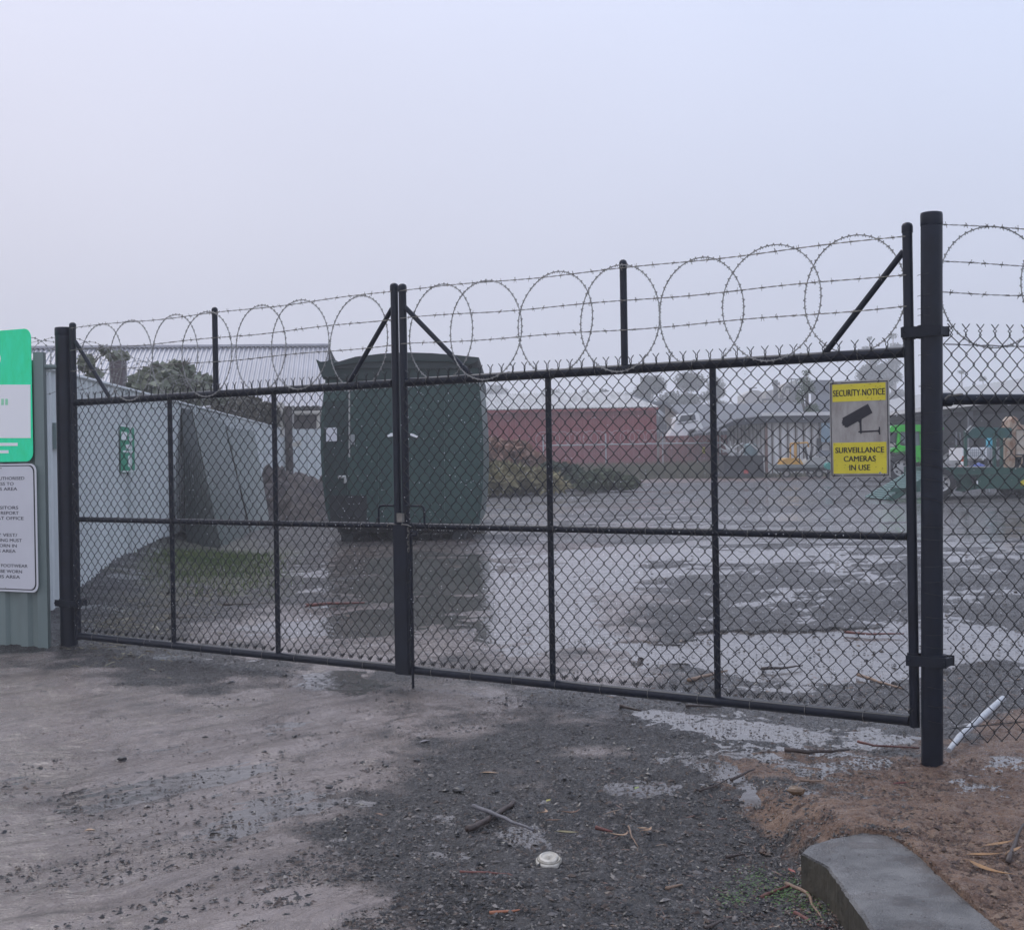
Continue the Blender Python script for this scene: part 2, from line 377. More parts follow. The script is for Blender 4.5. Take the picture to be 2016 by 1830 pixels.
    ro = ma('ADD', ro, ma('MULTIPLY', bf, .12)); ro = ma('ADD', ma('MULTIPLY', ro, ma('SUBTRACT', 1.0, ma('MULTIPLY', mf, .72))), ma('MULTIPLY', mf, .13)); ro = ma('ADD', ro, ma('MULTIPLY', mf, mr(streak, .35, .65, .16, -.16))); ro = ma('SUBTRACT', ro, ma('MULTIPLY', attr('pud'), .5))
    ro = ma('ADD', ro, ma('MULTIPLY', far, mr(yst, .36, .60, -.32, .22))); ro = ma('MAXIMUM', ro, .10); L(ro, b.inputs['Roughness']); b.inputs['Specular IOR Level'].default_value = .5
    h1 = ma('ADD', ma('MULTIPLY', fine, .55), ma('MULTIPLY', vor.outputs['Distance'], -.5)); h1 = ma('ADD', h1, ma('MULTIPLY', noise(24, 4), .9))
    k = ma('SUBTRACT', 1.0, ma('MULTIPLY', mf, .86))
    h1 = ma('MULTIPLY', h1, k); h1 = ma('ADD', h1, ma('MULTIPLY', ma('MULTIPLY', streak, mf), 2.2))
    bp = N('ShaderNodeBump'); bp.inputs['Strength'].default_value = 1.0; bp.inputs['Distance'].default_value = .02
    L(h1, bp.inputs['Height']); L(bp.outputs[0], b.inputs['Normal'])
    me.materials.append(m)
    # water lying in the hollows: a sheet that follows the fall of the yard just under the mean ground
    us = np.linspace(-1.2, 1.2, 160); Ys = np.concatenate([np.exp(np.linspace(math.log(3.0), math.log(60), 200))])
    U, Y = np.meshgrid(us, Ys); X = U*(Y+3.5)
    Hh = g(X, Y)-.0135 - .07*(1-sstep(K_A.y+.5, K_A.y+1.1, Y))*sstep(.0, .5, X)
    co = np.stack([X, Y, Hh], -1).reshape(-1, 3); idx = np.arange(X.size).reshape(X.shape)
    q = np.stack([idx[:-1, :-1], idx[:-1, 1:], idx[1:, 1:], idx[1:, :-1]], -1).reshape(-1, 4)
    wm = mat('puddle water', (.105, .092, .084), .06, spec=.6, vary=.25, vscale=1.2, bump=.8, bscale=9)
    wo = mk('water', co, q.tolist(), wm, smooth=True); tag(wo, kind='structure')
make_ground()

# ------------------------------------------------------------------ gate
TH = 0.6337; GY0 = 8.1187
GA = Vector((math.cos(TH), -math.sin(TH), 0)); GN = Vector((-math.sin(TH), -math.cos(TH), 0))
ZT, ZM, ZB = CAMZ+.4886, CAMZ-.4109, CAMZ-1.3114
def G(s, z, n=0.): return Vector((0, GY0, z)) + GA*s + GN*n
def s_of(x):
    u = (x-1008)/FPX; return u*GY0/(math.cos(TH)+u*math.sin(TH))

def chain_mesh(name, P, s0, s1, zb, zt, hw, vh, m, parent, fork=True, r=.0021, n=.0, bottom='twist', holes=None):
    """real woven wires: each wire zigzags in one column; neighbours hook round each other at the knots"""
    mb_v = []; mb_f = []
    hw = hw/2; nc = int(round((s1-s0)/hw)); hw = (s1-s0)/nc
    rows = int(round((zt-zb)/vh)); vh = (zt-zb)/rows; hz = vh/2
    def addpoly(pts, k=4):
        b = len(mb_v); npt = len(pts)
        for i, p in enumerate(pts):
            a = pts[max(i-1, 0)]; c = pts[min(i+1, npt-1)]
            tx, tz = c[0]-a[0], c[1]-a[1]; l = math.hypot(tx, tz) or 1; tx /= l; tz /= l
            nx, nz = -tz, tx
            for j in range(k):
                an = math.pi/4+2*math.pi*j/k; ca, sa = math.cos(an)*r*1.25, math.sin(an)*r*1.25
                mb_v.append(tuple(P(p[0]+nx*ca, p[1]+nz*ca, n+p[2]+sa)))
        for i in range(npt-1):
            for j in range(k):
                mb_f.append((b+i*k+j, b+i*k+(j+1) % k, b+(i+1)*k+(j+1) % k, b+(i+1)*k+j))
        mb_f.append((b+3, b+2, b+1, b)); e_ = b+(npt-1)*k; mb_f.append((e_, e_+1, e_+2, e_+3))
    for c in range(nc):
        xl = s0+c*hw; xr = xl+hw; par = 0
        pts = []
        jit = 0.0
        for i in range(2*rows+1):
            z = zb+i*hz; right = ((i+c) % 2 == 0)
            x = (xr if right else xl)
            bow = .004*math.sin((x-s0)*2.1)*math.sin(z*4)
            ov = .004*(1 if right else -1); y1 = .0035 if right else -.0035
            wob = .0028*math.sin(c*1.7+i*2.3)
            jit = .005*math.sin(z*4.1+c*.13)*math.sin(c*.37+z); z += .004*math.sin(c*.21)*math.sin(z*3)
            pts.append((x-ov*.3+jit, z-.006, y1+wob)); pts.append((x+ov*.9+jit, z, y1*.3+bow+wob)); pts.append((x-ov*.3+jit, z+.006, -y1+wob))
        # drop half points at ends
        pts = pts[1:-1]
        ztop = pts[-1][1]; xt = pts[-1][0]; sg = 1 if c % 2 == 0 else -1
        z0 = pts[0][1]; x0 = pts[0][0]
        if fork:                                   # the two ends are twisted round each other and splayed
            pts += [(xt-.003*sg, ztop+.009, -.004*sg), (xt+.004*sg, ztop+.019, .004*sg), (xt-.002*sg, ztop+.029, -.003*sg), (xt+.003*sg, ztop+.036, .002), (xt+.017*sg, ztop+.052, .002)]
        if bottom == 'twist':
            addpoly([(x0-.001*sg, z0+.004, .006), (x0+.010*sg, z0+.026, .004)]); addpoly([(x0+.001*sg, z0-.004, .006), (x0+.022*sg, z0+.020, .004)])
        addpoly(pts)
    # top-half: the neighbour column meets every knot, so close the right hand edge wires
    o = mk(name, mb_v, mb_f, m, parent); o.data.polygons.foreach_set('use_smooth', [True]*len(o.data.polygons)); return o

def barbed(P, s0, s1, z0, z1, n, m, parent, name='barbed_wire', sag=.012):
    mb = MB(); L = abs(s1-s0); k = max(int(L/.06), 2)
    for ph in (0, math.pi):
        pts = []
        for i in range(k*3+1):
            t = i/(k*3); z = z0+(z1-z0)*t - sag*math.sin(math.pi*t)+.004*math.sin(t*17+z0*30)
            a = ph+t*L*55
            pts.append(P(s0+(s1-s0)*t, z+.0022*math.sin(a), n+.0022*math.cos(a)))
        mb.tube(pts, .0016, 4)
    nb = int(L/.105)
    for i in range(nb+1):
        t = (i+.5)/(nb+1)+random.uniform(-.008, .008); z = z0+(z1-z0)*t - sag*math.sin(math.pi*t)+.004*math.sin(t*17+z0*30)
        s = s0+(s1-s0)*t
        for d in (0, .006):
            a = random.uniform(0, 6.28)
            dv = (random.uniform(-.006, .006), math.sin(a)*.017, math.cos(a)*.017)
            mb.tube([P(s+d-dv[0], z-dv[1], n-dv[2]), P(s+d+dv[0], z+dv[1], n+dv[2])], .0014, 4)
        mb.tube([P(s-.005, z, n), P(s+.011, z, n)], .0042, 5)
    return mb.build(name, m, parent)
def coil(P, centres, zc, rad, m, parent, name='razor_coil'):
    mb = MB()
    for i, (s, dz) in enumerate(centres):
        n = .045 if i % 2 else -.02
        ex = .94+random.uniform(-.045, .045); ph = random.uniform(0, 6)
        def pt(a, rr=rad):
            return P(s+rr*ex*math.cos(a)*(1+.012*math.sin(3*a+ph)), zc+dz+rr*math.sin(a)*(1+.01*math.sin(2*a+ph)), n+.045*math.cos(a*1.0+ph*.2)*(.6))
        N_ = 56
        mb.tube([pt(2*math.pi*j/N_) for j in range(N_)], .0031, 5, closed=True)
        nb = 46
        for j in range(nb):
            a = 2*math.pi*(j+.3*random.random())/nb; c = pt(a); o_ = (pt(a, rad+.01)-c).normalized(); t_ = (pt(a+.02)-c).normalized(); w_ = o_.cross(t_)
            m3 = Matrix((t_, o_, w_)).transposed()
            for dd in (-.0045, .0045):
                mb.box(c+t_*dd, (.0034, .019, .0022), M3=m3 @ Matrix.Rotation(.45 if dd > 0 else -.45, 3, 'Z'))
            mb.box(c, (.013, .0062, .0042), M3=m3)
    return mb.build(name, m, parent)
def drops(P, items, parent, name='water_drops'):
    mb = MB()
    for (s, z, n, r) in items:
        c = P(s, z, n)
        vs = [c+Vector(d)*r for d in ((1,0,0),(-1,0,0),(0,1,0),(0,-1,0),(0,0,.9),(0,0,-1.3))]
        mb.add(vs, [(0,2,4),(2,1,4),(1,3,4),(3,0,4),(2,0,5),(1,2,5),(3,1,5),(0,3,5)])
    o = mb.build(name, DROP, parent, True); tag(o, kind='stuff'); return o

def pipe(P, a, b, r, m, parent, name, k=18, cap=None):
    mb = MB(); mb.tube([P(*a), P(*b)], r, k); return autosmooth(mb.build(name, m, parent))
def capped(P, s, z0, z1, n, r, m, parent, name):
    mb = MB()
    mb.tube([P(s, z0, n), P(s, z1-.05, n)], r, 20)
    top = [(0, 1.10), (.003, 1.12), (.030, 1.12), (.034, 1.10), (.044, .9), (.050, .5), (.052, .05)]
    mb.tube([P(s, z1-.052+h, n) for h, _ in top], [r*q for _, q in top], 20)
    return autosmooth(mb.build(name, m, parent))

def gate_leaf(label, sa, sb, uprights, pole_s, brace_pairs, coils, bw):
    t = thing('chain_link_gate', label, 'gate', G((sa+sb)/2, 0.08), 'two leaves of the double gate')
    R = .0265
    for s, top in ((sa, 2.53), (sb, 2.54)):
        capped(G, s, ZB-.03, top, 0, .0245, PIPE, t, 'stile')
    pipe(G, (sa+.026, ZT), (sb-.026, ZT), R, PIPE, t, 'top_rail')
    pipe(G, (sa+.026, ZM), (sb-.026, ZM), .0195, PIPE, t, 'middle_rail')
    pipe(G, (sa+.026, ZB), (sb-.026, ZB), R, PIPE, t, 'bottom_rail')
    for s in uprights:
        pipe(G, (s, ZB+.026, 0), (s, ZM-.019, 0), .018, PIPE, t, 'upright'); pipe(G, (s, ZM+.019, 0), (s, ZT-.026, 0), .018, PIPE, t, 'upright')
    capped(G, pole_s, ZT+.02, 2.52, 0, .020, PIPE, t, 'wire_support_post')
    for (s0, z0, s1, z1) in brace_pairs:
        pipe(G, (s0, z0), (s1, z1), .0155, PIPE, t, 'brace')
    chain_mesh('chain_mesh', G, sa+.022, sb-.022, ZB+.045, ZT+.022, .0813, .0907, WIREMAT, t, n=.032)
    # tie wires round the rails
    mb = MB()
    for z, r in ((ZT, R+.003), (ZM, .023), (ZB, R+.003)):
        for s in np.arange(sa+.2, sb-.1, .31):
            mb.tube([G(s, z+r*math.sin(a), r*math.cos(a)) for a in np.linspace(0, 6.283, 11)[:-1]], .0016, 4, closed=True)
    explode(mb.build('tie_wire', BARBMAT, t))
    for (za, zb_) in bw: barbed(G, sa, sb, za, zb_, .026, BARBMAT, t)
    coil(G, [(s, d) for s, d in coils], 2.205, .298, COILMAT, t)
    it = []
    for i in range(900):
        c = random.randint(0, 78); row = random.randint(0, 38); f = random.random()
        s = sa+.022+.0813*(c/2); z = ZB+.045+.0453*row
        if f < .35: s += random.uniform(-.02, .02); z += random.uniform(-.02, .02)
        if s > sb-.03 or z > ZT: continue
        it.append((s, z-.004, .038, random.uniform(.0016, .0034)))
    for z, r in ((ZT, R), (ZM, .0195)):
        s = sa+.04
        while s < sb-.04:
            it.append((s, z-r-.002, 0.004, random.uniform(.002, .0045))); s += random.expovariate(1/.03)
    drops(G, it, t)
    return t
sL0, sL1, sR0, sR1 = s_of(148), -.8990, -.8310, 2.4137
coL = [(s_of(x), random.uniform(-.018, .016)) for x in (197, 270, 343, 420, 512, 603, 706)]
coR = [(s_of(x), random.uniform(-.018, .016)) for x in (868, 968, 1093, 1232, 1380, 1530, 1683)]
BW = [(2.485, 2.47), (2.31, 2.285), (2.147, 2.13)]
s1 = s_of
leafL = gate_leaf('left leaf of the black chain-link double gate, in front of the sheet fence', sL0, sL1, [-3.0667, -1.9934], s1(428),
    [(sL0+.03, 2.38, s1(219), ZT+.02), (sL1-.02, 2.38, s1(690), ZT+.02)], coL, [(a, a) for a, b in BW])
leafR = gate_leaf('right leaf of the black chain-link double gate, carrying the yellow security sign', sR0, sR1, [.2692, 1.3397], s1(1233),
    [(sR0+.02, 2.38, s1(930), ZT+.02), (sR1-.02, 2.40, s1(1628), ZT+.02)], coR, BW)
# centre meeting: cover plate, handle hoops, drop bolt, latch chain belong to the right leaf
mb = MB(); sc_ = (sL1+sR0)/2
mb.box(G(sc_+.012, (ZM+.01+ZB-.03)/2, .035), (.098, .012, ZM-ZB+.04), rz=-TH)
mb.box(G(sc_+.066, (ZM+.01+ZB-.03)/2, .012), (.01, .05, ZM-ZB+.04), rz=-TH); mb.box(G(sc_-.042, (ZM+.01+ZB-.03)/2, .012), (.01, .05, ZM-ZB+.04), rz=-TH)
mb.build('cover_plate', BLACKSTEEL, leafR)
def hoop(sa, sb, parent):
    z0, z1 = ZM+.015, ZM+.128; d = 1 if sb > sa else -1
    mb = MB(); mb.tube([G(sa, z0, .02), G(sa, z1-.03, .02), G(sa+.006*d, z1-.012, .02), G(sa+.018*d, z1-.002, .02), G(sa+.035*d, z1, .02), G(sb, z1, .02)], .0075, 8)
    return autosmooth(mb.build('handle_hoop', PIPE, parent))
hoop(s1(748), sL1-.02, leafL); hoop(s1(838), sR0+.02, leafR)
mb = MB(); bs = s1(812)
mb.tube([G(bs, .0, .03), G(bs, ZB+.85, .03), G(bs+.01, ZB+.87, .03), G(bs+.055, ZB+.865, .035), G(bs+.06, ZB+.85, .04), G(bs+.02, ZB+.845, .045)], .0085, 8)
autosmooth(mb.build('drop_bolt', PIPE, leafR))
mb = MB()
for i in range(7):                                   # chain hanging at the meeting stiles
    c = G(sc_+.075, ZM-.02-.021*i, .03); ax = GA if i % 2 else GN
    mb.tube([c+ax*(.008*math.cos(a))+Vector((0, 0, .015*math.sin(a))) for a in np.linspace(0, 6.283, 11)[:-1]], .0028, 5, closed=True)
for zz in (ZM+.008,):
    for sg in (-1, 1):
        mb.tube([G(sc_+sg*.02, zz, .03), G(sc_+sg*.05, zz+.006, .06), G(sc_+sg*.08, zz+.002, .045), G(sc_+sg*.1, zz-.01, .03)], .004, 6)
mb.box(G(sc_+.03, ZM+.055, .05), (.045, .022, .055), rz=-TH)
mb.build('latch_chain', BARBMAT, leafR)

def V3(x, y, z): return Vector((x, y, z))
# ------------------------------------------------------------------ gate posts
def post(label, s, ztop, r, hinges, lean=0.):
    p = G(s, 0); LN = lambda z: GA*(lean*(z-1.3)/1.3); z0 = gz(p.x, p.y)-.06
    t = thing('gate_post', label, 'post', (p.x, p.y, z0))
    mb = MB(); mb.tube([V3(p.x, p.y, z0)+LN(z0), V3(p.x, p.y, ztop-.06)+LN(ztop)], r, 32); autosmooth(mb.build('shaft', PIPE, t))
    mb = MB(); pr = [(0, 1.01), (.002, 1.03), (.05, 1.03), (.056, 1.01), (.062, .98), (.066, .7), (.068, .02)]
    mb.tube([V3(p.x, p.y, ztop-.066+h)+LN(ztop) for h, _ in pr], [r*q for _, q in pr], 32); autosmooth(mb.build('cap', PIPE, t))
    for z in hinges:
        mb = MB(); a0 = -r*2.35 if s > 0 else -r*1.1; a1 = r*1.5 if s > 0 else r*2.0
        for nn in (r+.004, -r-.004): mb.box(G(s+(a0+a1)/2, z, nn), (a1-a0, .008, .050), rz=-TH)
        for sg in (a0+.012, a1-.012):
            mb.tube([G(s+sg, z, r+.016), G(s+sg, z, -r-.016)], .009, 6)
            mb.box(G(s+sg, z, 0), (.020, 2*r+.006, .04), rz=-TH)
        mb.tube([G(s, z, 0)+V3(0, 0, -.031), G(s, z, 0)+V3(0, 0, .031)], r+.005, 24)
        if s > 0: mb.tube([G(sR1, z-.031), G(sR1, z+.031)], .032, 16)
        else: mb.tube([G(sL0, z-.031), G(sL0, z+.031)], .032, 16)
        autosmooth(mb.build('hinge_clamp', BLACKSTEEL, t))
    return t
sPR = s_of(1834); sPL = s_of(130)
postR = post('thick black steel post between the right gate leaf and the side fence', sPR, 2.575, .0515, (2.00, .41), .018)
postL = post('thick black steel post beside the big green and white sign', sPL, 2.50, .066, (.36,))
mb = MB(); pR = G(sPR, 0)
for i in range(26):                                   # wire ends wrapped round the post
    z = .1+i*.088+random.uniform(-.02, .02); tl = random.uniform(-.03, .05)
    mb.tube([V3(pR.x+.0545*math.cos(a), pR.y+.0545*math.sin(a), z+tl*math.sin(a*.5)) for a in np.linspace(math.pi*.95, math.pi*2.1, 14)], .0013, 4)
explode(mb.build('wrapped_wire', WIREMAT, postR))

# ------------------------------------------------------------------ fence on the right
FD = Vector((math.cos(.29), math.sin(.29), 0)); FNn = Vector((math.sin(.29), -math.cos(.29), 0))
def Fp(s, z, n=0.): return Vector((pR.x, pR.y, z)) + FD*s + FNn*n
ft = thing('chain_link_fence', 'black chain-link side fence running off to the right of the thick post', 'fence', (pR.x, pR.y, -.06))
LF = 2.9
pipe(Fp, (.045, 1.672), (LF, 1.672), .0262, PIPE, ft, 'rail')
mb = MB(); mb.tube([Fp(.04, 1.672), Fp(.11, 1.672)], .034, 18); autosmooth(mb.build('rail_collar', PIPE, ft))
mb = MB(); mb.tube([Fp(.055, 1.672, .03), Fp(.08, 1.688, .03), Fp(.16, 1.697, .026)], .006, 6); mb.build('rail_tie', BARBMAT, ft)
chain_mesh('chain_mesh', Fp, .052, LF, 0.0, 1.985, .0835, .0940, WIREMAT, ft, n=.034, bottom='')
for z in (1.937, 1.02, .085):
    mb = MB()
    for ph in (0, math.pi): mb.tube([Fp(.05+i*.03, z-.02*math.sin(i*.03)+(.03*i*.03 if z < .5 else 0)+.0025*math.sin(i*.9+ph), .04+.0025*math.cos(i*.9+ph)) for i in range(int(LF/.03))], .0018, 4)
    mb.build('strain_wire', WIREMAT, ft)
for z in (2.515, 2.335, 2.19): barbed(Fp, .05, LF, z, z-.008, .02, BARBMAT, ft)
coil(Fp, [(.375, .0), (.80, .01), (1.22, 0), (1.65, .01), (2.1, 0), (2.5, 0)], 2.225, .302, COILMAT, ft)
capped(Fp, LF, -.2, 2.56, 0, .03, PIPE, ft, 'end_post')
it = [(random.uniform(.06, 1.2), 1.672-.028, .0, random.uniform(.002, .0048)) for i in range(30)]
it += [(random.uniform(.06, 1.2), random.uniform(.1, 1.9), .037, random.uniform(.0012, .0028)) for i in range(170)]
it += [(random.uniform(.1, 1.2), 1.015, .042, random.uniform(.0014, .0024)) for i in range(40)]
drops(Fp, it, ft)

# ------------------------------------------------------------------ security sign on the gate
YEL = mat('sign yellow', (.70, .60, .035), .45, vary=.06, vscale=9)
SGREY = mat('weathered sign face', (.40, .385, .36), .5, color2=(.27, .25, .23), vscale=22, stretch=(1, 1, .35))
INK = mat('sign ink', (.012, .012, .02), .5)
SALU = mat('sign frame', (.40, .40, .38), .45, vary=.25, vscale=14)
DIRT = mat('sign dirt', (.09, .075, .05), .8)
s_l, s_r = s1(1636), s1(1752)
zsb = CAMZ-.175+0.025; 
def sgn(x, y):                                       # sign corner helper: point on the gate plane
    d = ray(x, y); o_ = Vector((0, 0, CAMZ)); pl = G(0, 0, .045); k = (pl-o_).dot(GN)/d.dot(GN); return o_+d*k
TLp, BRp = sgn(1633, 751), sgn(1753.5, 939)
s_l = (TLp-G(0, 0)).dot(GA); s_r = (BRp-G(0, 0)).dot(GA); z_t, z_b = TLp.z, BRp.z
SW, SH = s_r-s_l, z_t-z_b
t = thing('security_sign', 'yellow and grey SECURITY NOTICE sign with a camera symbol, wired to the right gate leaf', 'sign', G((s_l+s_r)/2, z_b, .045))
def S2(a, b, n=0.): return G(s_l+SW*a, z_t-SH*b, .045+n)
def splate(name, a0, b0, a1, b1, n0, n1, m, par=t):
    mb = MB(); mb.prism([S2(a0, b0, n0), S2(a1, b0, n0), S2(a1, b1, n0), S2(a0, b1, n0)], GN*(n1-n0)); return mb.build(name, m, par)
backing = splate('backing_board', 0, 0, 1, 1, 0, .003, SALU)
splate('face', .022, .014, .978, .986, .003, .0045, SGREY)
splate('yellow_band', .055, .035, .945, .215, .0045, .0055, YEL); splate('yellow_panel', .055, .64, .945, .96, .0045, .0055, YEL)
mb = MB()
for (a0, b0, a1, b1) in ((.025, .02, .975, .02), (.975, .02, .975, .98), (.975, .98, .025, .98), (.025, .98, .025, .02)):
    mb.tube([S2(a0, b0, .007), S2(a1, b1, .007)], .0016, 5)
mb.build('border_wire', INK, t)
def stext(txt, b, w, h, m, a=.5):
    vs, fs = text_mesh(txt, 1.0, .028)
    x0 = min(v.x for v in vs); x1 = max(v.x for v in vs); y0 = min(v.y for v in vs); y1 = max(v.y for v in vs)
    out_ = [S2(a-w/2+w*(v.x-x0)/(x1-x0), b-h*((v.y-y0)/(y1-y0)-.5), .0064+.0002*(3*i//len(vs))) for i, v in enumerate(vs)]
    mb = MB(); mb.add(out_, fs); return mb.build('lettering', m, t)
stext('SECURITY NOTICE', .127, .87, .068, INK); stext('SURVEILLANCE', .718, .82, .059, INK); stext('CAMERAS', .808, .54, .059, INK); stext('IN USE', .898, .35, .059, INK)
# camera pictogram
mb = MB(); asp = SW/SH
def cpt(x, y):                                      # zoomed reference px (origin sign) -> sign fraction
    return ((x-20)/1020, (y-145)/1640)
def cpoly(pts):
    mb.prism([S2(*cpt(x, y), .0046) for x, y in pts], GN*.0015)
cpoly([(245, 775), (685, 550), (758, 705), (320, 940), (300, 925), (297, 940), (275, 925), (280, 905), (250, 905), (240, 890), (255, 880), (232, 870), (228, 850), (245, 845), (232, 825), (250, 810)])
cpoly([(505, 835), (575, 800), (568, 850), (572, 1000), (575, 1035), (555, 1055), (540, 1030), (512, 1025), (512, 1010), (540, 1000), (535, 870)])
cpoly([(575, 1003), (840, 997), (840, 1022), (575, 1030)])
cpoly([(840, 997), (862, 985), (862, 942), (880, 942), (884, 1070), (862, 1070), (862, 1040), (840, 1022)])
mb.build('camera_symbol', INK, t)
mb = MB(); mc = MB()
for (x, y) in ((200, 180), (875, 1720), (225, 1755)):
    c = S2(*cpt(x, y), .006); mb.tube([c, c+GN*.003], .007, 10); mc.tube([c+GN*.003, c+GN*.005], .003, 8)
explode(mb.build('washer', SALU, t)); explode(mc.build('bolt', INK, t))
mb = MB(); RS = random.Random(3)
for i in range(60):
    if RS.random() < .5: a, b = RS.uniform(.3, .95), RS.uniform(.04, .22)
    else: a, b = RS.uniform(.06, .94), RS.uniform(.64, .95)
    an = RS.uniform(0, 3.14); l = RS.uniform(.001, .006); c = S2(a, b, .0058)
    d = GA*math.cos(an)*l+V3(0, 0, math.sin(an)*l); p_ = GA*math.sin(an)*.0009-V3(0, 0, math.cos(an)*.0009)
    mb.prism([c-d, c+p_*1.4, c+d, c-p_], GN*.0004)
o = mb.build('dirt_specks', DIRT, t); tag(o, kind='stuff')
mb = MB()
for (a, b) in ((.83, .02), (.06, .02), (.06, .98), (.9, .98)):
    mb.tube([S2(a, b-.02, -.01), S2(a+.01, b-.012, .008), S2(a+.012, b+.005, .012), S2(a-.01, b+.012, .009)], .0018, 5)
explode(mb.build('tie_wire', INK, t))

# ------------------------------------------------------------------ sheet fences on the left
def ribbed(mb, A, B, z0f, z1, pitch=.19, depth=.035, th=.003, nsign=1):
    """trapezoid ribbed sheet from A to B (plan points)"""
    A = Vector(A); B = Vector(B); d = (B-A); L = d.length; d.normalize(); n = Vector((-d.y, d.x, 0))*nsign
    prof = []; s = 0; 
    while s < L:
        prof += [(s, 0), (s+pitch*.52, 0), (s+pitch*.60, depth), (s+pitch*.92, depth)]
        s += pitch
    prof = [p for p in prof if p[0] <= L] + [(L, 0)]
    top = []; bot = []
    for q, o_ in prof:
        p = A+d*q+n*o_; bot.append(V3(p.x, p.y, z0f(p.x, p.y))); top.append(V3(p.x, p.y, z1))
    k = len(prof); vs = bot+top; fs = [(i, i+1, k+i+1, k+i) for i in range(k-1)]
    mb.add(vs, fs); mb.add([v-n*th for v in vs], [f[::-1] for f in fs])
    return mb
t = thing('sheet_metal_fence', 'long pale grey corrugated sheet fence running back behind the left gate leaf', 'fence', (fence_x(12), 12, 0))
Ys_ = [11.1, 15.8, 20.5, 25.2, 29.9, 34.6, 39.3, 44]
for i in range(7):
    mb = MB(); ribbed(mb, (fence_x(Ys_[i]), Ys_[i], 0), (fence_x(Ys_[i+1])-.0, Ys_[i+1], 0), lambda x, y: gz(x, y)-.1, 2.30-.01*i, .20, .03, nsign=-1)
    mb.build('fence_panel', FENCEMAT, t)
mb = MB(); qa, qb = at(574, 900, 34.2), at(660, 900, 34.6); ribbed(mb, (qa.x, qa.y, 0), (qb.x, qb.y, 0), lambda x, y: gz(x, y)-.1, 2.25, .20, .03, nsign=1); mb.build('fence_panel', FENCEMAT, t)
mb = MB()
for Y in Ys_[1:]:
    mb.box((fence_x(Y)+.03, Y, 1.2), (.06, .06, 2.2))
explode(mb.build('fence_post', FENCEMAT, t))
mb = MB(); mb.tube([V3(fence_x(11.1)+.03, 11.1, 2.305), V3(fence_x(44)+.03, 44, 2.245)], .022, 6); mb.build('capping', FENCEMAT, t)
mb = MB(); mb.box(V3(*((at(106, 858, 12.6)+V3(.02, 0, 0)))), (.03, .10, .24)); mb.build('latch_box', FENCEMAT2, t)
# coil of razor wire trailing along the fence top, seen as loops against the roof
t = thing('razor_wire', 'thin loops of razor wire strung along the top of the pale sheet fence', 'wire', (fence_x(12), 12, 2.3))
mb = MB()
for i in range(26):
    Y = 11.6+i*.62; r = .27+random.uniform(-.03, .03); c = V3(fence_x(Y)+.02, Y, 2.40+random.uniform(-.03, .03)-.10*max(0, 13-Y))
    mb = MB(); mb.tube([c+V3(r*math.cos(a), .30*math.sin(a+i)*.4, r*math.sin(a)) for a in np.linspace(0, 6.283, 26)[:-1]], .0028, 4, closed=True)
    for a in np.linspace(0, 6.283, 26): mb.box(c+V3(r*math.cos(a), .30*math.sin(a+i)*.4, r*math.sin(a)), (.016, .008, .012), ry=a)
    mb.build('wire_loop', COILMAT, t)
mb = MB(); mb.tube([V3(fence_x(13.6), 13.6, 2.55), V3(fence_x(20), 20, 2.58), V3(fence_x(30), 30, 2.60)], .003, 4); mb.tube([V3(fence_x(13.6), 13.6, 2.42), V3(fence_x(30), 30, 2.40)], .003, 4); mb.build('strand', BARBMAT, t)

# sign panel in the plane of the gate
pA = at(88, 1270, 10.55); pA.z = 0; pB = V3(-6.2, 11.9, 0)
t = thing('sheet_metal_fence', 'grey-green ribbed sheet fence panel that carries the two big signs', 'fence', (pA.x, pA.y, 0))
mb = MB(); ribbed(mb, pA, pB, lambda x, y: gz(x, y)-.08, 2.24, .24, .03, nsign=1); mb.build('fence_panel', FENCEMAT2, t)
mb = MB(); mb.box((pA.x-.01, pA.y+.03, 1.12), (.075, .07, 2.36)); mb.build('corner_post', FENCEMAT2, t)
mb = MB(); q = G(sPL, 2.16); mb.tube([V3(pA.x, pA.y+.03, 2.19), V3(q.x, q.y, 2.19)], .02, 10); mb.build('top_bar', FENCEMAT2, t)

PD = (pB-pA).normalized(); PN = V3(PD.y, -PD.x, 0)
if PN.y > 0: PN = -PN
def Psx(x, y, n=.05):
    d = ray(x, y); o_ = V3(0, 0, CAMZ); pl = pA+PN*n; k = (pl-o_).dot(PN)/d.dot(PN); return o_+d*k
def rrect(mb, x0, y0, x1, y1, rad, n, th):
    """rounded plate on the panel plane; x/y measured; built from real corners"""
    a = Psx(x1, y0, n); b = Psx(x1, y1, n); c = Psx(x0, y0, n)
    wd = (c-a); wd.z = 0; W_ = wd.length; wd.normalize(); H_ = a.z-b.z
    pts = []
    for (cx_, cz_, a0) in ((rad, rad, 180), (W_-rad, rad, 270), (W_-rad, H_-rad, 0), (rad, H_-rad, 90)):
        for k in range(7):
            an = math.radians(a0+k*15); pts.append((cx_+rad*math.cos(an), cz_+rad*math.sin(an)))
    P = [a+wd*p-V3(0, 0, q) for p, q in pts]
    mb.prism(P, PN*th); return a, wd, W_, H_
WHT = mat('reflective white', (.97, .97, .97), .35); GRN = mat('reflective green', (.0, .90, .36), .4, color2=(.01, .98, .50), vscale=18, stretch=(1, 1, .4))
SWH = mat('sign white enamel', (.70, .70, .73), .4, vary=.03, vscale=3)
t = thing('entry_sign', 'large bright green and white rounded sign, the upper one at the left edge', 'sign', Psx(0, 908))
mb = MB(); a, wd, W_, H_ = rrect(mb, -96, 646, 61, 908, .07, .05, .004); mb.build('green_face', GRN, t)
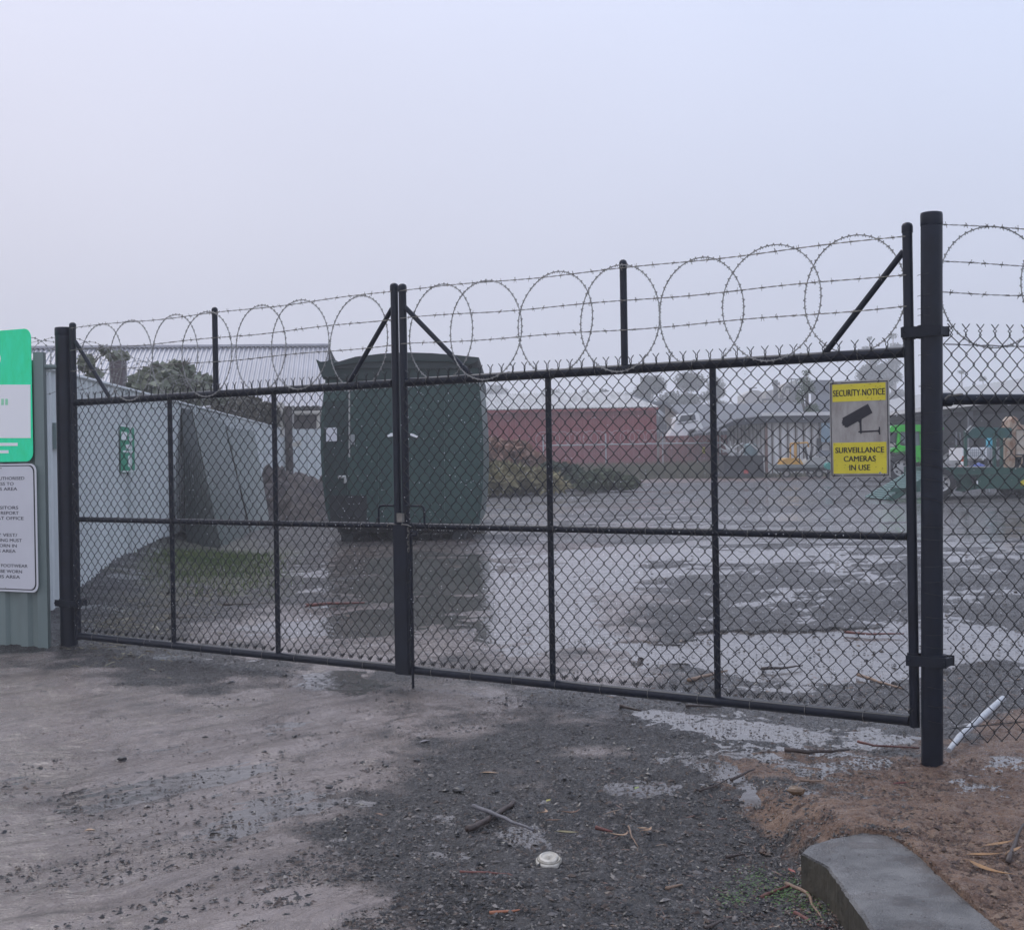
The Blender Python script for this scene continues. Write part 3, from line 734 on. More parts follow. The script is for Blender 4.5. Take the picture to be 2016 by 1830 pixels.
mb = MB(); mb.prism([Psx(-96, 757, .0545), Psx(60.0, 757, .0545), Psx(60.5, 862, .0545), Psx(-96, 862, .0545)], PN*.0015); mb.build('white_band', WHT, t)
mb = MB()
for (x0, x1, y) in ((-60, 35, 874.5), (-60, 17, 889)):
    mb.prism([Psx(x0, y-3, .0545), Psx(x1, y-3, .0545), Psx(x1, y+3, .0545), Psx(x0, y+3, .0545)], PN*.0015)
c = Psx(-7, 706, .0545); mb.add([c+wd*(.05*math.cos(k*.5236)) + V3(0, 0, .05*math.sin(k*.5236)) + PN*.0012 for k in range(12)], [tuple(range(12))])
mb.build('lettering', WHT, t)
mb = MB()
for x in (5, 13):
    mb.prism([Psx(x-2.5, 785, .0565), Psx(x+2.5, 785, .0565), Psx(x+2.5, 797, .0565), Psx(x-2.5, 797, .0565)], PN*.001)
mb.build('lettering', mat('pale green ink', (.35, .8, .5), .4), t)
t = thing('safety_sign', 'white rounded rules sign in black capitals hanging below the green sign', 'sign', Psx(0, 1165))
mb = MB(); rrect(mb, -100, 912, 71.5, 1166, .06, .05, .003); mb.build('border', mat('sign pale border', (.72, .73, .75), .4), t)
mb = MB(); rrect(mb, -97, 915, 67.5, 1162, .053, .0532, .001); mb.build('outline', INK, t)
mb = MB(); rrect(mb, -95.5, 917, 65.0, 1160, .050, .0545, .001); mb.build('face', SWH, t)
INK2 = mat('grey black ink', (.06, .06, .075), .5)
for (txt, xr, y) in (('NO UNAUTHORISED', 48, 941), ('ACCESS TO', 27, 952), ('THIS AREA', 34, 962), ('ALL VISITORS', 36, 999), ('MUST REPORT', 37, 1009.5), ('AT OFFICE', 46.5, 1020),
                     ('SAFETY VEST/', 34, 1053), ('CLOTHING MUST', 43, 1063.5), ('BE WORN IN', 33, 1074), ('THIS AREA', 31, 1084.5), ('SAFETY FOOTWEAR', 54.5, 1114), ('MUST BE WORN', 43.5, 1125), ('IN THIS AREA', 39.5, 1135.5)):
    vs, fs = text_mesh(txt, 1.0, .02, 'RIGHT'); x0 = min(v.x for v in vs); x1 = max(v.x for v in vs); y0 = min(v.y for v in vs); y1 = max(v.y for v in vs)
    R0 = Psx(xr, y, .0562); wpx = 8.1*len(txt)*10.6/FPX; hpx = 6.4*10.6/FPX
    mb = MB(); mb.add([R0+wd*(wpx*(1-(v.x-x0)/(x1-x0)))+V3(0, 0, hpx*((v.y-y0)/(y1-y0)-.5))+PN*(.0002*(3*i//len(vs))) for i, v in enumerate(vs)], fs); mb.build('lettering', INK2, t)
mb = MB()
for (x, y) in ((2, 921), (11, 1157)): c = Psx(x, y, .0555); mb.tube([c, c+PN*.003], .006, 8)
explode(mb.build('screw', SALU, t))

# small green sign on the long fence
Yc = 15.7
t = thing('fence_sign', 'small green sign with white symbols fixed to the pale sheet fence', 'sign', (fence_x(15.7), 15.7, 1.4))
xo = lambda Y: fence_x(Y)+.045
zt_, zb_ = at(244, 838, 15.7).z, at(244, 930, 15.7).z
mb = MB(); mb.prism([V3(xo(15.3), 15.3, zt_), V3(xo(16.05), 16.05, zt_), V3(xo(16.05), 16.05, zb_), V3(xo(15.3), 15.3, zb_)], (.004, 0, 0)); mb.build('face', mat('faded green', (.03, .30, .17), .5), t)
mb = MB(); H_ = zt_-zb_
for (a0, a1, b0, b1) in ((0, 1, 0, .03), (0, 1, .96, .99), (.05, .45, .14, .31), (.55, .75, .16, .22), (.6, .85, .26, .31), (.35, .8, .40, .50), (.15, .85, .53, .57)):
    ya, yb = 15.3+.75*a0, 15.3+.75*a1
    mb.prism([V3(xo(ya)+.004, ya, zt_-H_*b0), V3(xo(yb)+.004, yb, zt_-H_*b0), V3(xo(yb)+.004, yb, zt_-H_*b1), V3(xo(ya)+.004, ya, zt_-H_*b1)], (.003, 0, 0))
cy_, cz_ = 15.72, zt_-H_*.76
mb.prism([V3(xo(cy_)+.004, cy_+.13*math.cos(a), cz_+.065*math.sin(a)) for a in np.linspace(0, 6.283, 13)[:-1]], (.003, 0, 0))
mb.build('symbols', WHT, t)

# leaning sheets
def leaning(label, corners, m, name='leaning_sheet'):
    P = [at(*c) for c in corners]
    for i in (2, 3): P[i] = P[i]
    c0 = (P[2]+P[3])/2
    t_ = None
    mb = MB(); u0 = P[1]-P[0]; n = u0.cross(P[3]-P[0]).normalized()
    if n.y > 0: n = -n
    k = 9; vs = []
    for i in range(k*2+1):
        f = i/(k*2); a = P[0].lerp(P[1], f); b = P[3].lerp(P[2], f); off = n*(.018 if i % 2 else 0)
        vs += [a+off, b+off, a+off-n*.004, b+off-n*.004]
    fs = []
    for i in range(k*2):
        q = i*4; fs += [(q, q+1, q+5, q+4), (q+2, q+6, q+7, q+3), (q, q+4, q+6, q+2), (q+1, q+3, q+7, q+5)]
    fs += [(0, 2, 3, 1), (k*8, k*8+1, k*8+3, k*8+2)]
    mb.add(vs, fs); o = mb.build(name, m); tag(o, label, 'metal sheet', 'sheets leaning on the fence'); return o
leaning('narrow darkest sheet of metal leaning on the pale fence, nearest the gate', [(358, 803, 19.4), (375, 806, 20.2), (436, 1090, 17.3), (368, 1082, 17.9)], LEANDARK)
leaning('wide grey-green metal sheet leaning on the fence, between the dark one and the far one', [(377, 806, 20.3), (436, 813, 24), (491, 1048, 20.5), (438, 1090, 17.4)], LEANMAT)
leaning('farthest grey-green metal sheet leaning on the fence, beside the earth heap', [(439, 816, 24.4), (497, 829, 29), (532, 1034, 22), (495, 1048, 20.8)], LEANMAT)

# ------------------------------------------------------------------ helpers for the yard
def poly(Y, pts): return [at(x, y, Y) for x, y in pts]
def slab(name, Y, pts, depth, m, parent, smooth=False):
    mb = MB(); mb.prism(poly(Y, pts), (0, depth, 0)); return mb.build(name, m, parent, smooth)
def lathe(mb, c, prof, axis=(0, 1, 0), k=28, mi=0):
    axis = Vector(axis).normalized(); u = axis.orthogonal().normalized(); w = axis.cross(u); b = len(mb.v); n = len(prof); c = Vector(c)
    for (r, h) in prof:
        for j in range(k):
            a = 2*math.pi*j/k; mb.v.append(tuple(c+axis*h+(u*math.cos(a)+w*math.sin(a))*r))
    for i in range(n-1):
        for j in range(k): mb.f.append((b+i*k+j, b+i*k+(j+1) % k, b+(i+1)*k+(j+1) % k, b+(i+1)*k+j)); mb.mi.append(mi)
TYRE = mat('tyre rubber', (.02, .02, .021), .75, bump=.4, bscale=40); RIMW = mat('white wheel rim', (.55, .54, .52), .5, vary=.15, vscale=8); DARKM = mat('dark underframe', (.02, .022, .024), .7, vary=.2)
def wheel(c, r, w, rim_m, parent, axis=(0, 1, 0), rimr=.58, holes=True):
    mb = MB(); R = r; a = Vector(axis).normalized()
    lathe(mb, c, [(R*rimr, -w/2), (R*.86, -w/2), (R*.97, -w*.40), (R, -w*.2), (R, w*.2), (R*.97, w*.4), (R*.86, w/2), (R*rimr, w/2)], axis)
    for j in range(26):                             # tread lugs
        an = 2*math.pi*j/26; u = a.orthogonal().normalized(); ww = a.cross(u); o_ = u*math.cos(an)+ww*math.sin(an); tt = a.cross(o_)
        mb.box(Vector(c)+o_*R, (R*.10, w*.8, R*.05), M3=Matrix((tt, a, o_)).transposed())
    ty = autosmooth(mb.build('wheel', TYRE, parent))
    mb = MB(); s = -w/2+.01
    lathe(mb, c, [(R*rimr, s), (R*rimr*.92, s+.01), (R*rimr*.85, s+w*.22), (R*rimr*.45, s+w*.16), (R*.16, s+w*.12), (R*.14, s-.01), (.001, s-.012)], axis)
    autosmooth(mb.build('rim', rim_m, ty))
    if holes:
        mb = MB(); u = a.orthogonal().normalized(); ww = a.cross(u)
        for j in range(6):
            an = j*math.pi/3; p = Vector(c)+(u*math.cos(an)+ww*math.sin(an))*R*rimr*.66+a*(s+w*.165)
            lathe(mb, p, [(.001, -.012), (R*.085, -.012), (R*.085, .01)], axis, 10)
        mb.build('slots', DARKM, ty)
    return ty

# ------------------------------------------------------------------ green waste bin behind the gate
BGREEN = mat('dark green painted steel', (.018, .052, .046), .42, color2=(.034, .078, .066), vscale=3.5, bump=.12, bscale=5, stretch=(1, 1, .22))
BGREEN2 = mat('darker green steel', (.012, .030, .028), .5, vary=.2, vscale=4)
LIDM = mat('green black lid', (.022, .034, .034), .5, vary=.15, vscale=3)
t = thing('waste_skip', 'big dark green waste skip with bulging sides and a domed lid behind the gate', 'skip', at(790, 1060, 19.5))
BY = 18.6
slab('body', BY, [(650, 1036), (641, 1000), (634, 940), (631, 880), (632, 820), (637, 775), (641, 744), (942, 744), (947, 790), (951, 850), (952, 910), (950, 970), (943, 1036)], 4.6, BGREEN, t)
slab('rim', BY-.06, [(636, 746), (632, 736), (634, 724), (904, 724), (944, 724), (944, 744), (942, 747)], 4.7, BGREEN2, t)
slab('lid', BY-.10, [(655, 724), (652, 716), (700, 702), (750, 696), (800, 693.5), (850, 695), (900, 699), (943, 703.5), (941, 710), (915, 725)], 4.7, LIDM, t)
slab('lid_ear', BY-.16, [(622, 707), (631, 712), (642, 711), (656, 706), (660, 742), (634, 742), (628, 725)], 4.6, BGREEN2, t)
slab('lid_edge', BY-.14, [(652, 717), (700, 710), (790, 705), (880, 708), (935, 713), (932, 716), (880, 712), (790, 709), (700, 714), (654, 721)], .05, BGREEN2, t)
mb = MB()
for pts in ([(686, 752), (689, 752), (689, 900), (686, 900)],): mb.prism(poly(BY-.015, pts), (0, .02, 0))
mb.build('seam_strip', SALU, t)
slab('side_panel', BY-.03, [(640, 790), (684, 788), (684, 1030), (652, 1030), (641, 960), (636, 880)], .04, BGREEN2, t)
slab('recess', BY-.035, [(648, 975), (722, 975), (722, 1034), (652, 1034)], .02, DARKM, t)
slab('notice', BY-.05, [(642, 842), (663, 841), (663, 868), (642, 869)], .02, SWH, t)
slab('tag_plate', BY-.05, [(690, 855), (698, 855), (698, 875), (690, 875)], .02, mat('dull tag', (.28, .3, .3), .5), t)
mb = MB()
mb.tube([at(666, 939, BY-.12), at(679, 938, BY-.14), at(680, 950, BY-.12)], .022, 8); mb.build('handle', RIMW, t)
for pts in ([(762, 857), (770, 852), (782, 853), (781, 857), (764, 860)], [(806, 852), (814, 854), (824, 859), (821, 862), (808, 857)]):
    slab('lamp_cover', BY-.06, pts, .06, WHT, t)
slab('rear_door', BY-.02, [(700, 752), (935, 752), (942, 850), (944, 910), (940, 1000), (936, 1028), (700, 1028)], .025, BGREEN, t)
mb = MB()
for x in (742, 872): mb.prism(poly(BY-.045, [(x-3, 760), (x+3, 760), (x+3, 1024), (x-3, 1024)]), (0, .03, 0))
explode(mb.build('rib', BGREEN, t))
mb = MB(); a = at(665, 1036, BY+.3); b = at(925, 1036, BY+.3); z0 = gz(a.x, BY+1)-.02
mb.box(((a.x+b.x)/2, BY+2.3, (a.z+z0+.16)/2), (b.x-a.x, 4.0, a.z-z0-.1)); mb.build('underframe', DARKM, t)
mb = MB()
for x in (a.x+.15, b.x-.15): mb.box((x, BY+2.2, z0+.06), (.16, 4.2, .14))
explode(mb.build('skid', DARKM, t))

# earth heap
def heap(name, label, cat, cx, cy, rx, ry, h, m, seed, n=46, rough=.2, kind=None):
    us = np.linspace(-1, 1, n); A, B = np.meshgrid(us, us); X = cx+A*rx; Y = cy+B*ry; d = np.sqrt(A*A+B*B)
    ang = np.arctan2(B, A); lim = 1+.18*np.sin(ang*3+seed)+.1*np.sin(ang*5+2*seed)
    H = h*np.clip(1-(d/lim)**1.7, -.1, 1)*(1+rough*fbm(X+seed, Y, rx*.35, 3))+fbm(X, Y+seed, rx*.12, 2)*h*rough*.5
    Z = g(X, Y)+H-.03
    co = np.stack([X, Y, Z], -1).reshape(-1, 3); idx = np.arange(n*n).reshape(n, n)
    q = np.stack([idx[:-1, :-1], idx[:-1, 1:], idx[1:, 1:], idx[1:, :-1]], -1).reshape(-1, 4)
    keep = (H.reshape(-1)[q] > -.02).any(1)
    o = mk(name, co, q[keep].tolist(), m, smooth=True); tag(o, label, cat, kind=kind); return o
SOIL = mat('damp soil', (.060, .048, .046), .85, color2=(.11, .095, .09), vscale=9, bump=.8, bscale=22)
heap('earth_heap', 'brown earth heap piled between the pale fence and the green skip', 'heap', -4.25, 27.0, 1.5, 4.2, .66, SOIL, 3, 120, .7)

# ------------------------------------------------------------------ foliage
def leafy(mb, blobs, n, size, rs, drop=0.0, stretch=1.0):
    wsum = sum(b[3]*b[4]*b[5] for b in blobs)
    for (cx, cy, cz, rx, ry, rz) in blobs:
        k = int(n*rx*ry*rz/wsum)
        for _ in range(k):
            d = Vector((rs.gauss(0, 1), rs.gauss(0, 1), rs.gauss(0, 1))).normalized(); r = rs.random()**.42*rs.uniform(.75, 1.1)
            p = Vector((cx+d.x*rx*r, cy+d.y*ry*r, cz+d.z*rz*r))
            a = Vector((rs.gauss(0, 1), rs.gauss(0, 1), rs.gauss(0, .6)-drop)).normalized(); b = a.cross(Vector((rs.gauss(0, 1), rs.gauss(0, 1), rs.gauss(0, 1)))).normalized()
            s = size*rs.uniform(.6, 1.4); w = s*.42/stretch
            i = len(mb.v); mb.v += [tuple(p-a*s*.5*stretch), tuple(p+b*w), tuple(p+a*s*.5*stretch), tuple(p-b*w)]; mb.f.append((i, i+1, i+2, i+3)); mb.mi.append(0)
def leafmat(n, c1, c2): return mat(n, c1, .6, color2=c2, vscale=1.6, spec=.3)
BARK = mat('bark', (.12, .10, .085), .85, vary=.3, vscale=5); BARKP = mat('pale gum bark', (.38, .35, .31), .8, vary=.3, vscale=3)
def tree(label, px, ptop, Y, width_px, lm, bm, n=6000, seed=1, group='trees behind the yard', nblob=14, size=None, cat='tree', base=None, crown=(.30, 1.0)):
    if Y > 80: Y *= 1.6; n = int(n*2.2)
    rs = random.Random(seed); c = at(px, ptop, Y); z0 = gz(c.x, Y) if base is None else base; H = c.z-z0; W_ = width_px/FPX*Y
    t = thing('tree', label, cat, (c.x, Y, z0), group)
    blobs = []
    for i in range(nblob):
        f = rs.uniform(crown[0]+.08, crown[1]-.10); span = W_/2*math.sin(min(1, max(.15, (f-crown[0])/(crown[1]-crown[0])*.9+.25))*math.pi*.82)
        bx = rs.uniform(-1, 1)*span*.62; by = rs.uniform(-.6, .6)*span
        r = W_*rs.uniform(.17, .27)
        blobs.append((c.x+bx, Y+by, z0+H*f, r*1.2, r*1.1, r*.85))
    blobs.append((c.x, Y, c.z-W_*.1, W_*.16, W_*.16, W_*.1))
    mb = MB(); leafy(mb, blobs, n, size or W_*.04, rs, .25); mb.build('crown', lm, t)
    mb = MB(); top = V3(c.x+W_*.03, Y, z0+H*.55)
    mb.tube([V3(c.x, Y, z0-.2), V3(c.x+W_*.02, Y, z0+H*.25), top], [H*.032, H*.022, H*.013], 9)
    for b in blobs:
        e_ = V3(*b[:3]); s_ = V3(c.x+W_*.02, Y, z0+H*rs.uniform(.25, .5)); md = s_.lerp(e_, .5)+V3(0, 0, H*.03)
        mb.tube([s_, md, e_], [H*.013, H*.009, H*.004], 6)
    mb.build('trunk', bm, t, True); return t
GUM = leafmat('gum leaves', (.045, .058, .040), (.075, .088, .062)); DKG = leafmat('dark leaves', (.022, .034, .024), (.04, .055, .035)); MIDG = leafmat('mid green leaves', (.035, .070, .030), (.07, .12, .05))
G_ = 'trees standing beyond the buildings'
tree('large spreading gum tree behind the dark grey roof, left of the others', 1272, 738, 96, 92, GUM, BARKP, 9000, 11, G_, 18, crown=(.05, 1.0))
tree('large gum tree behind the dark grey roof, between two other crowns', 1345, 732, 98, 110, GUM, BARKP, 10000, 12, G_, 20, crown=(.05, 1.0))
tree('sparse gum crown right of the large gums, behind the upright of the gate', 1402, 735, 97, 66, GUM, BARKP, 4500, 13, G_, 12, crown=(.25, 1.0))
tree('bright green bushy tree behind the corrugated container shed', 1588, 727, 72, 66, MIDG, BARK, 9000, 14, G_, 16, crown=(.12, 1.0))
tree('tall pale hazy gum tree just left of the thick right post', 1712, 662, 128, 40, GUM, BARKP, 5000, 15, G_, 12, crown=(.25, 1.0))
tree('tall hazy gum tree touching the thick right post', 1758, 655, 130, 66, GUM, BARKP, 9000, 16, G_, 18, crown=(.15, 1.0))
tree('broad hazy gum tree rising over the top of the yellow security sign', 1722, 705, 118, 84, GUM, BARKP, 11000, 17, G_, 20, crown=(.05, 1.0))
tree('small dark conifer-like tree above the long shed roof', 1893, 727, 105, 50, DKG, BARK, 5000, 18, G_, 12, crown=(.1, 1.0))
tree('low dark tree above the long shed roof, right of the conifer-like one', 1935, 740, 105, 56, DKG, BARK, 4500, 19, G_, 10, crown=(.1, 1.0))
tree('round dark bush top rising over the white roof of the red shed', 1190, 765, 92, 64, DKG, BARK, 5000, 20, G_, 12, crown=(.1, 1.0))
tree('small dark tree top at the right end of the white shed roof', 1232, 772, 93, 36, DKG, BARK, 2500, 21, G_, 8, crown=(.1, 1.0))
for i, (x, y, w) in enumerate(((975, 757, 90), (1080, 762, 110), (1150, 766, 70), (900, 762, 100))):
    tree('very faint tree far off in the fog behind the red shed', x, y, 158, w, GUM, BARK, 3500, 30+i, 'faint trees in the fog', 10, crown=(.05, 1.0))

def shrub(name, label, cat, blobs, n, size, lm, seed, group=None, twigs=30, tl=.5, stretch=1., twig_m=BARK, root=None, kind=None):
    rs = random.Random(seed); c = root or (blobs[0][0], blobs[0][1], gz(blobs[0][0], blobs[0][1]))
    t = thing(name, label, cat, c, group)
    mb = MB(); leafy(mb, blobs, n, size, rs, .1, stretch); mb.build('foliage', lm, t)
    mb = MB()
    for i in range(twigs):
        b = rs.choice(blobs); a = V3(b[0]+rs.uniform(-.4, .4)*b[3], b[1]+rs.uniform(-.4, .4)*b[4], max(b[2]-b[5]*.8, c[2]-.05))
        e_ = V3(b[0]+rs.uniform(-1.1, 1.1)*b[3], b[1]+rs.uniform(-1.1, 1.1)*b[4], b[2]+b[5]*rs.uniform(.3, 1.25))
        mb.tube([a, a.lerp(e_, .5)+V3(rs.uniform(-.1, .1), 0, rs.uniform(0, .12)), e_], [size*.07, size*.05, size*.02], 5)
    bs_ = sorted(blobs, key=lambda b: b[0])
    if len(bs_) > 1: mb.tube([V3(b[0], b[1], max(b[2]-b[5]*.7, c[2])) for b in bs_], size*.08, 5)
    mb.build('stems', twig_m, t); return t
def bl(x, y, Y, rx, rz, ry=None):                    # blob from measured centre and half extents
    c = at(x, y, Y); k = Y/FPX; return (c.x, c.y, c.z, rx*k, ry or rx*k, rz*k)
VINE = leafmat('grey green leaves', (.13, .15, .10), (.24, .25, .18))
shrub('shrub', 'leafy climbing shrub showing above the pale fence in front of the corrugated roof', 'shrub',
      [bl(330, 755, 24, 62, 40), bl(290, 765, 23, 40, 30), bl(375, 768, 24, 40, 28), bl(420, 780, 25, 30, 16), bl(350, 730, 24, 28, 20), bl(400, 750, 24.5, 20, 16)], 1300, .19, VINE, 5, twigs=60, root=(at(330, 900, 24).x, 24, .4))
shrub('shrub', 'thin straggly vine growing over the brick chimney', 'shrub',
      [bl(232, 700, 22, 22, 9), bl(170, 715, 20, 18, 18), bl(185, 740, 20, 14, 10), bl(205, 690, 21, 10, 6)], 260, .13, VINE, 6, twigs=26, root=(at(200, 900, 21).x, 21, .4))
shrub('hedge', 'long brownish hedge leaning over the far part of the pale fence', 'hedge',
      [bl(480, 800, 31, 34, 20), bl(520, 812, 33, 30, 20), bl(545, 822, 34, 22, 22), bl(440, 795, 29, 24, 10), bl(590, 842, 38, 24, 14), bl(560, 850, 36, 16, 18)], 6500, .16, leafmat('brown green hedge', (.075, .07, .045), (.12, .11, .075)), 8, twigs=50, root=(at(500, 900, 31).x, 31, .4))

# ------------------------------------------------------------------ house behind the pale fence
ROOFM = mat('grey corrugated roof', (.42, .42, .45), .42, vary=.10, vscale=.8, metal=.1); DKW = mat('brown house wall', (.10, .085, .08), .8, vary=.15); CREAM = mat('cream trim', (.55, .52, .46), .6)
t = thing('house', 'low house with a large grey corrugated roof behind the pale sheet fence', 'house', (at(400, 900, 38).x, 38, .42))
rl = at(40, 680, 38.0); rr = at(648, 690, 38.9); el = at(0, 0, 34.4); er = at(640, 800, 35.35)
el = V3(rl.x+(er.x-rr.x), rl.y+(er.y-rr.y), er.z); rz_ = (rl.z+rr.z)/2; rl.z = rz_; rr.z = rz_
mb = MB(); N_ = 66; dn = (er-rr); nn = (rr-rl).cross(dn).normalized()
if nn.z < 0: nn = -nn
vs = []
for i in range(N_*4+1):
    f = i/(N_*4); o_ = nn*(.0, .0, .035, .035)[i % 4]; vs += [rl.lerp(rr, f)+o_, el.lerp(er, f)+o_]
mb.add(vs, [(2*i, 2*i+1, 2*i+3, 2*i+2) for i in range(N_*4)])
mb.build('roof', ROOFM, t)
mb = MB(); mb.box((rl+rr)/2+V3(0, .02, .05), ((rr-rl).length, .3, .06), rz=math.atan2((rr-rl).y, (rr-rl).x)); mb.build('ridge_cap', ROOFM, t)
mb = MB(); back = V3(0, 9, -1.7); mb.add([rl, rr, rr+back, rl+back], [(0, 1, 2, 3)]); mb.build('roof', ROOFM, t)
mb = MB(); wl = el+V3(0, .35, -.06); wr = er+V3(-.25, .4, -.06)
mb.add([V3(wl.x, wl.y, .3), V3(wr.x, wr.y, .3), wr, wl, V3(wl.x, wl.y+9, .3), V3(wr.x, wr.y+9, .3), wr+V3(0, 9, 0), wl+V3(0, 9, 0)], [(0, 1, 2, 3), (1, 5, 6, 2), (4, 0, 3, 7), (5, 4, 7, 6)]); mb.build('wall', DKW, t)
mb = MB(); mb.add([rr+V3(-.25, 0, -.04), wr, wr+V3(0, 9, 0)], [(0, 1, 2)]); mb.build('gable', DKW, t)
mb = MB(); q = at(601, 812, 35.2); mb.tube([V3(er.x-2.2, er.y-.02, q.z), V3(er.x, er.y+.05, q.z)], .055, 8); mb.build('gutter', CREAM, t)
mb = MB(); mb.tube([V3(er.x-.2, er.y+.1, .3), V3(er.x-.2, er.y+.1, q.z)], .045, 8); mb.build('downpipe', CREAM, t)
slab('annex_wall', 33.8, [(546, 792), (556, 792), (556, 860), (546, 860)], .3, CREAM, t)
slab('annex_wall', 34.6, [(556, 798), (574, 800), (574, 870), (556, 870)], .4, mat('weatherboard', (.34, .32, .29), .7, vary=.15, stretch=(1, 1, 8)), t)
mb = MB(); c = at(234, 800, 30); zt2 = at(234, 706, 30).z
mb.box((c.x, 30, (zt2+.4)/2), (25/FPX*30, .35, zt2-.4)); mb.box((c.x, 30, zt2+.03), (28/FPX*30, .42, .06)); mb.build('chimney', mat('dark brick', (.085, .065, .07), .8, vary=.2, vscale=5), t)

# post with a broken fitting beyond the fence
t = thing('timber_post', 'dark timber post with a pale broken fitting by the far end of the fence', 'post', (at(573, 960, 30).x, 30, .4))
mb = MB(); p = at(571, 945, 30); q = at(567, 800, 30); mb.tube([V3(p.x, 30, .3), V3(q.x, 30, q.z)], .085, 8); mb.build('shaft', mat('old timber', (.07, .06, .055), .8, vary=.25, vscale=8), t)
slab('fitting', 29.8, [(575, 872), (590, 866), (592, 874), (584, 880), (575, 878)], .1, CREAM, t)

# ------------------------------------------------------------------ red shed
REDW = mat('dull red cladding', (.26, .020, .026), .55, vary=.08, vscale=1.2); WROOF = mat('pale shed roof', (.60, .60, .60), .5, color2=(.34, .34, .33), vscale=2.5, stretch=(1.6, .2, 1))
t = thing('red_shed', 'long dull red corrugated shed with a pale ribbed roof', 'shed', (at(1120, 940, 70).x, 70, .42))
a = at(880, 807, 70); b = at(1291, 806, 70); zt3 = (a.z+b.z)/2
mb = MB(); ribbed(mb, (a.x, 70, 0), (b.x, 70, 0), lambda x, y: .2, zt3, .25, .04, nsign=-1); mb.build('wall', REDW, t)
mb = MB(); ribbed(mb, (b.x, 70, 0), (b.x+.2, 82, 0), lambda x, y: .2, zt3, .25, .04, nsign=-1); mb.build('wall', REDW, t)
mb = MB(); r0 = at(880, 778, 76); r1 = at(1222, 778, 76); e0 = V3(a.x, 69.7, zt3+.03); e1 = V3(b.x+.15, 69.7, zt3+.03); vs = []
for i in range(261):
    f = i/260; o_ = V3(0, 0, (0, 0, .05, .05)[i % 4]); sk = -.0
    vs += [V3(r0.x+(r1.x-r0.x)*f, 76, r0.z)+o_, e0.lerp(e1, f)+o_]
mb.add(vs, [(2*i, 2*i+1, 2*i+3, 2*i+2) for i in range(260)]); mb.add([e1, V3(b.x+.3, 82.2, zt3), V3(r1.x, 76, r1.z)], [(0, 1, 2)]); mb.add([V3(r0.x, 76, r0.z), V3(r1.x, 76, r1.z), V3(b.x+.3, 82.2, zt3), V3(a.x, 82.2, zt3)], [(0, 1, 2, 3)])
mb.build('roof', WROOF, t)
mb = MB(); mb.box(((a.x+b.x)/2, 69.72, zt3-.06), (b.x-a.x+.2, .12, .14)); mb.build('gutter', REDW, t)

# brush piles
shrub('brush_pile', 'heap of dead reddish-brown branches beside the green skip, in front of the red shed', 'brush pile',
      [bl(975, 900, 44, 70, 26), bl(1010, 895, 45, 45, 28), bl(1050, 915, 46, 40, 22), bl(950, 880, 45, 50, 20), bl(1100, 925, 46, 40, 14)], 9000, .22, leafmat('dead brown leaves', (.20, .085, .045), (.30, .17, .12)), 41, twigs=160, twig_m=mat('dead twig', (.2, .13, .1), .8))
shrub('brush_pile', 'heap of yellow-green palm cuttings and straw beside the green skip', 'brush pile',
      [bl(975, 938, 38, 70, 22), bl(1035, 945, 38, 60, 18), bl(1085, 955, 37, 30, 10), bl(960, 950, 37, 60, 12)], 7500, .30, leafmat('straw cuttings', (.15, .14, .05), (.28, .24, .13)), 42, twigs=120, stretch=1.8, twig_m=mat('straw', (.34, .29, .18), .8))
shrub('shrub', 'dark green low shrub growing right of the brush piles', 'shrub',
      [bl(1110, 935, 42, 40, 22), bl(1085, 925, 43, 24, 16), bl(1140, 945, 41, 30, 16)], 5000, .17, leafmat('dark shrub', (.02, .04, .022), (.045, .065, .03)), 43)
shrub('shrub', 'mid green low shrub at the right end of the brush, before the wire fence', 'shrub',
      [bl(1185, 945, 40, 44, 20), bl(1225, 950, 40, 36, 14), bl(1160, 955, 39, 30, 10)], 6000, .16, leafmat('mid shrub', (.045, .07, .03), (.09, .11, .05)), 44)
mb = MB(); rs = random.Random(9)
for i in range(9000):
    x = rs.uniform(1130, 1640); Yg = rs.uniform(60, 62.5); b = at(x, 930, Yg); z = gz(b.x, Yg); h = rs.uniform(.2, .85)*(1.0 if x < 1420 else .3)
    a = rs.uniform(-.4, .4)*h; mb.add([(b.x-.03, Yg, z), (b.x+.03, Yg, z), (b.x+a, Yg+rs.uniform(-.2, .2), z+h)], [(0, 1, 2)])
tag(mb.build('dry_grass', leafmat('dry grass', (.10, .10, .055), (.17, .16, .10))), 'dry grass along the foot of the far wire fence', 'grass', kind='stuff')

# far wire fence
GALV = mat('galvanised', (.42, .43, .44), .45, .4)
t = thing('chain_link_fence', 'far galvanised chain-link fence with razor coils in front of the red shed', 'fence', (at(1240, 940, 63).x, 63, .42))
def P63(s, z, n=0.): return V3(s, 63-n, z)
xa, xb = at(1070, 900, 63).x, at(1418, 900, 63).x; zr = at(1240, 874, 63).z
mb = MB(); mb.tube([P63(xa, zr), P63(xb, zr)], .032, 6); mb.build('rail', GALV, t)
for x in (1070, 1193, 1305, 1418):
    p = at(x, 900, 63); mb = MB(); mb.tube([V3(p.x, 63, .3), V3(p.x, 63, zr+.5)], .035, 6); mb.build('fence_post', GALV, t)
chain_mesh('chain_mesh', P63, xa, xb, .42, zr, .12, .13, GALV, t, fork=False, r=.003, bottom='')
mb = MB(); i = 0; x = xa
while x < xb:
    for f in (0,): mb.tube([V3(x+.34*math.cos(a), 63+.05*math.sin(a*.5), zr+.3+.33*math.sin(a)) for a in np.linspace(0, 6.283, 21)[:-1]], .009, 4, closed=True)
    x += .42+.06*math.sin(i); i += 1
mb.build('razor_coil', mat('pale coil', (.5, .5, .5), .4, .3), t)
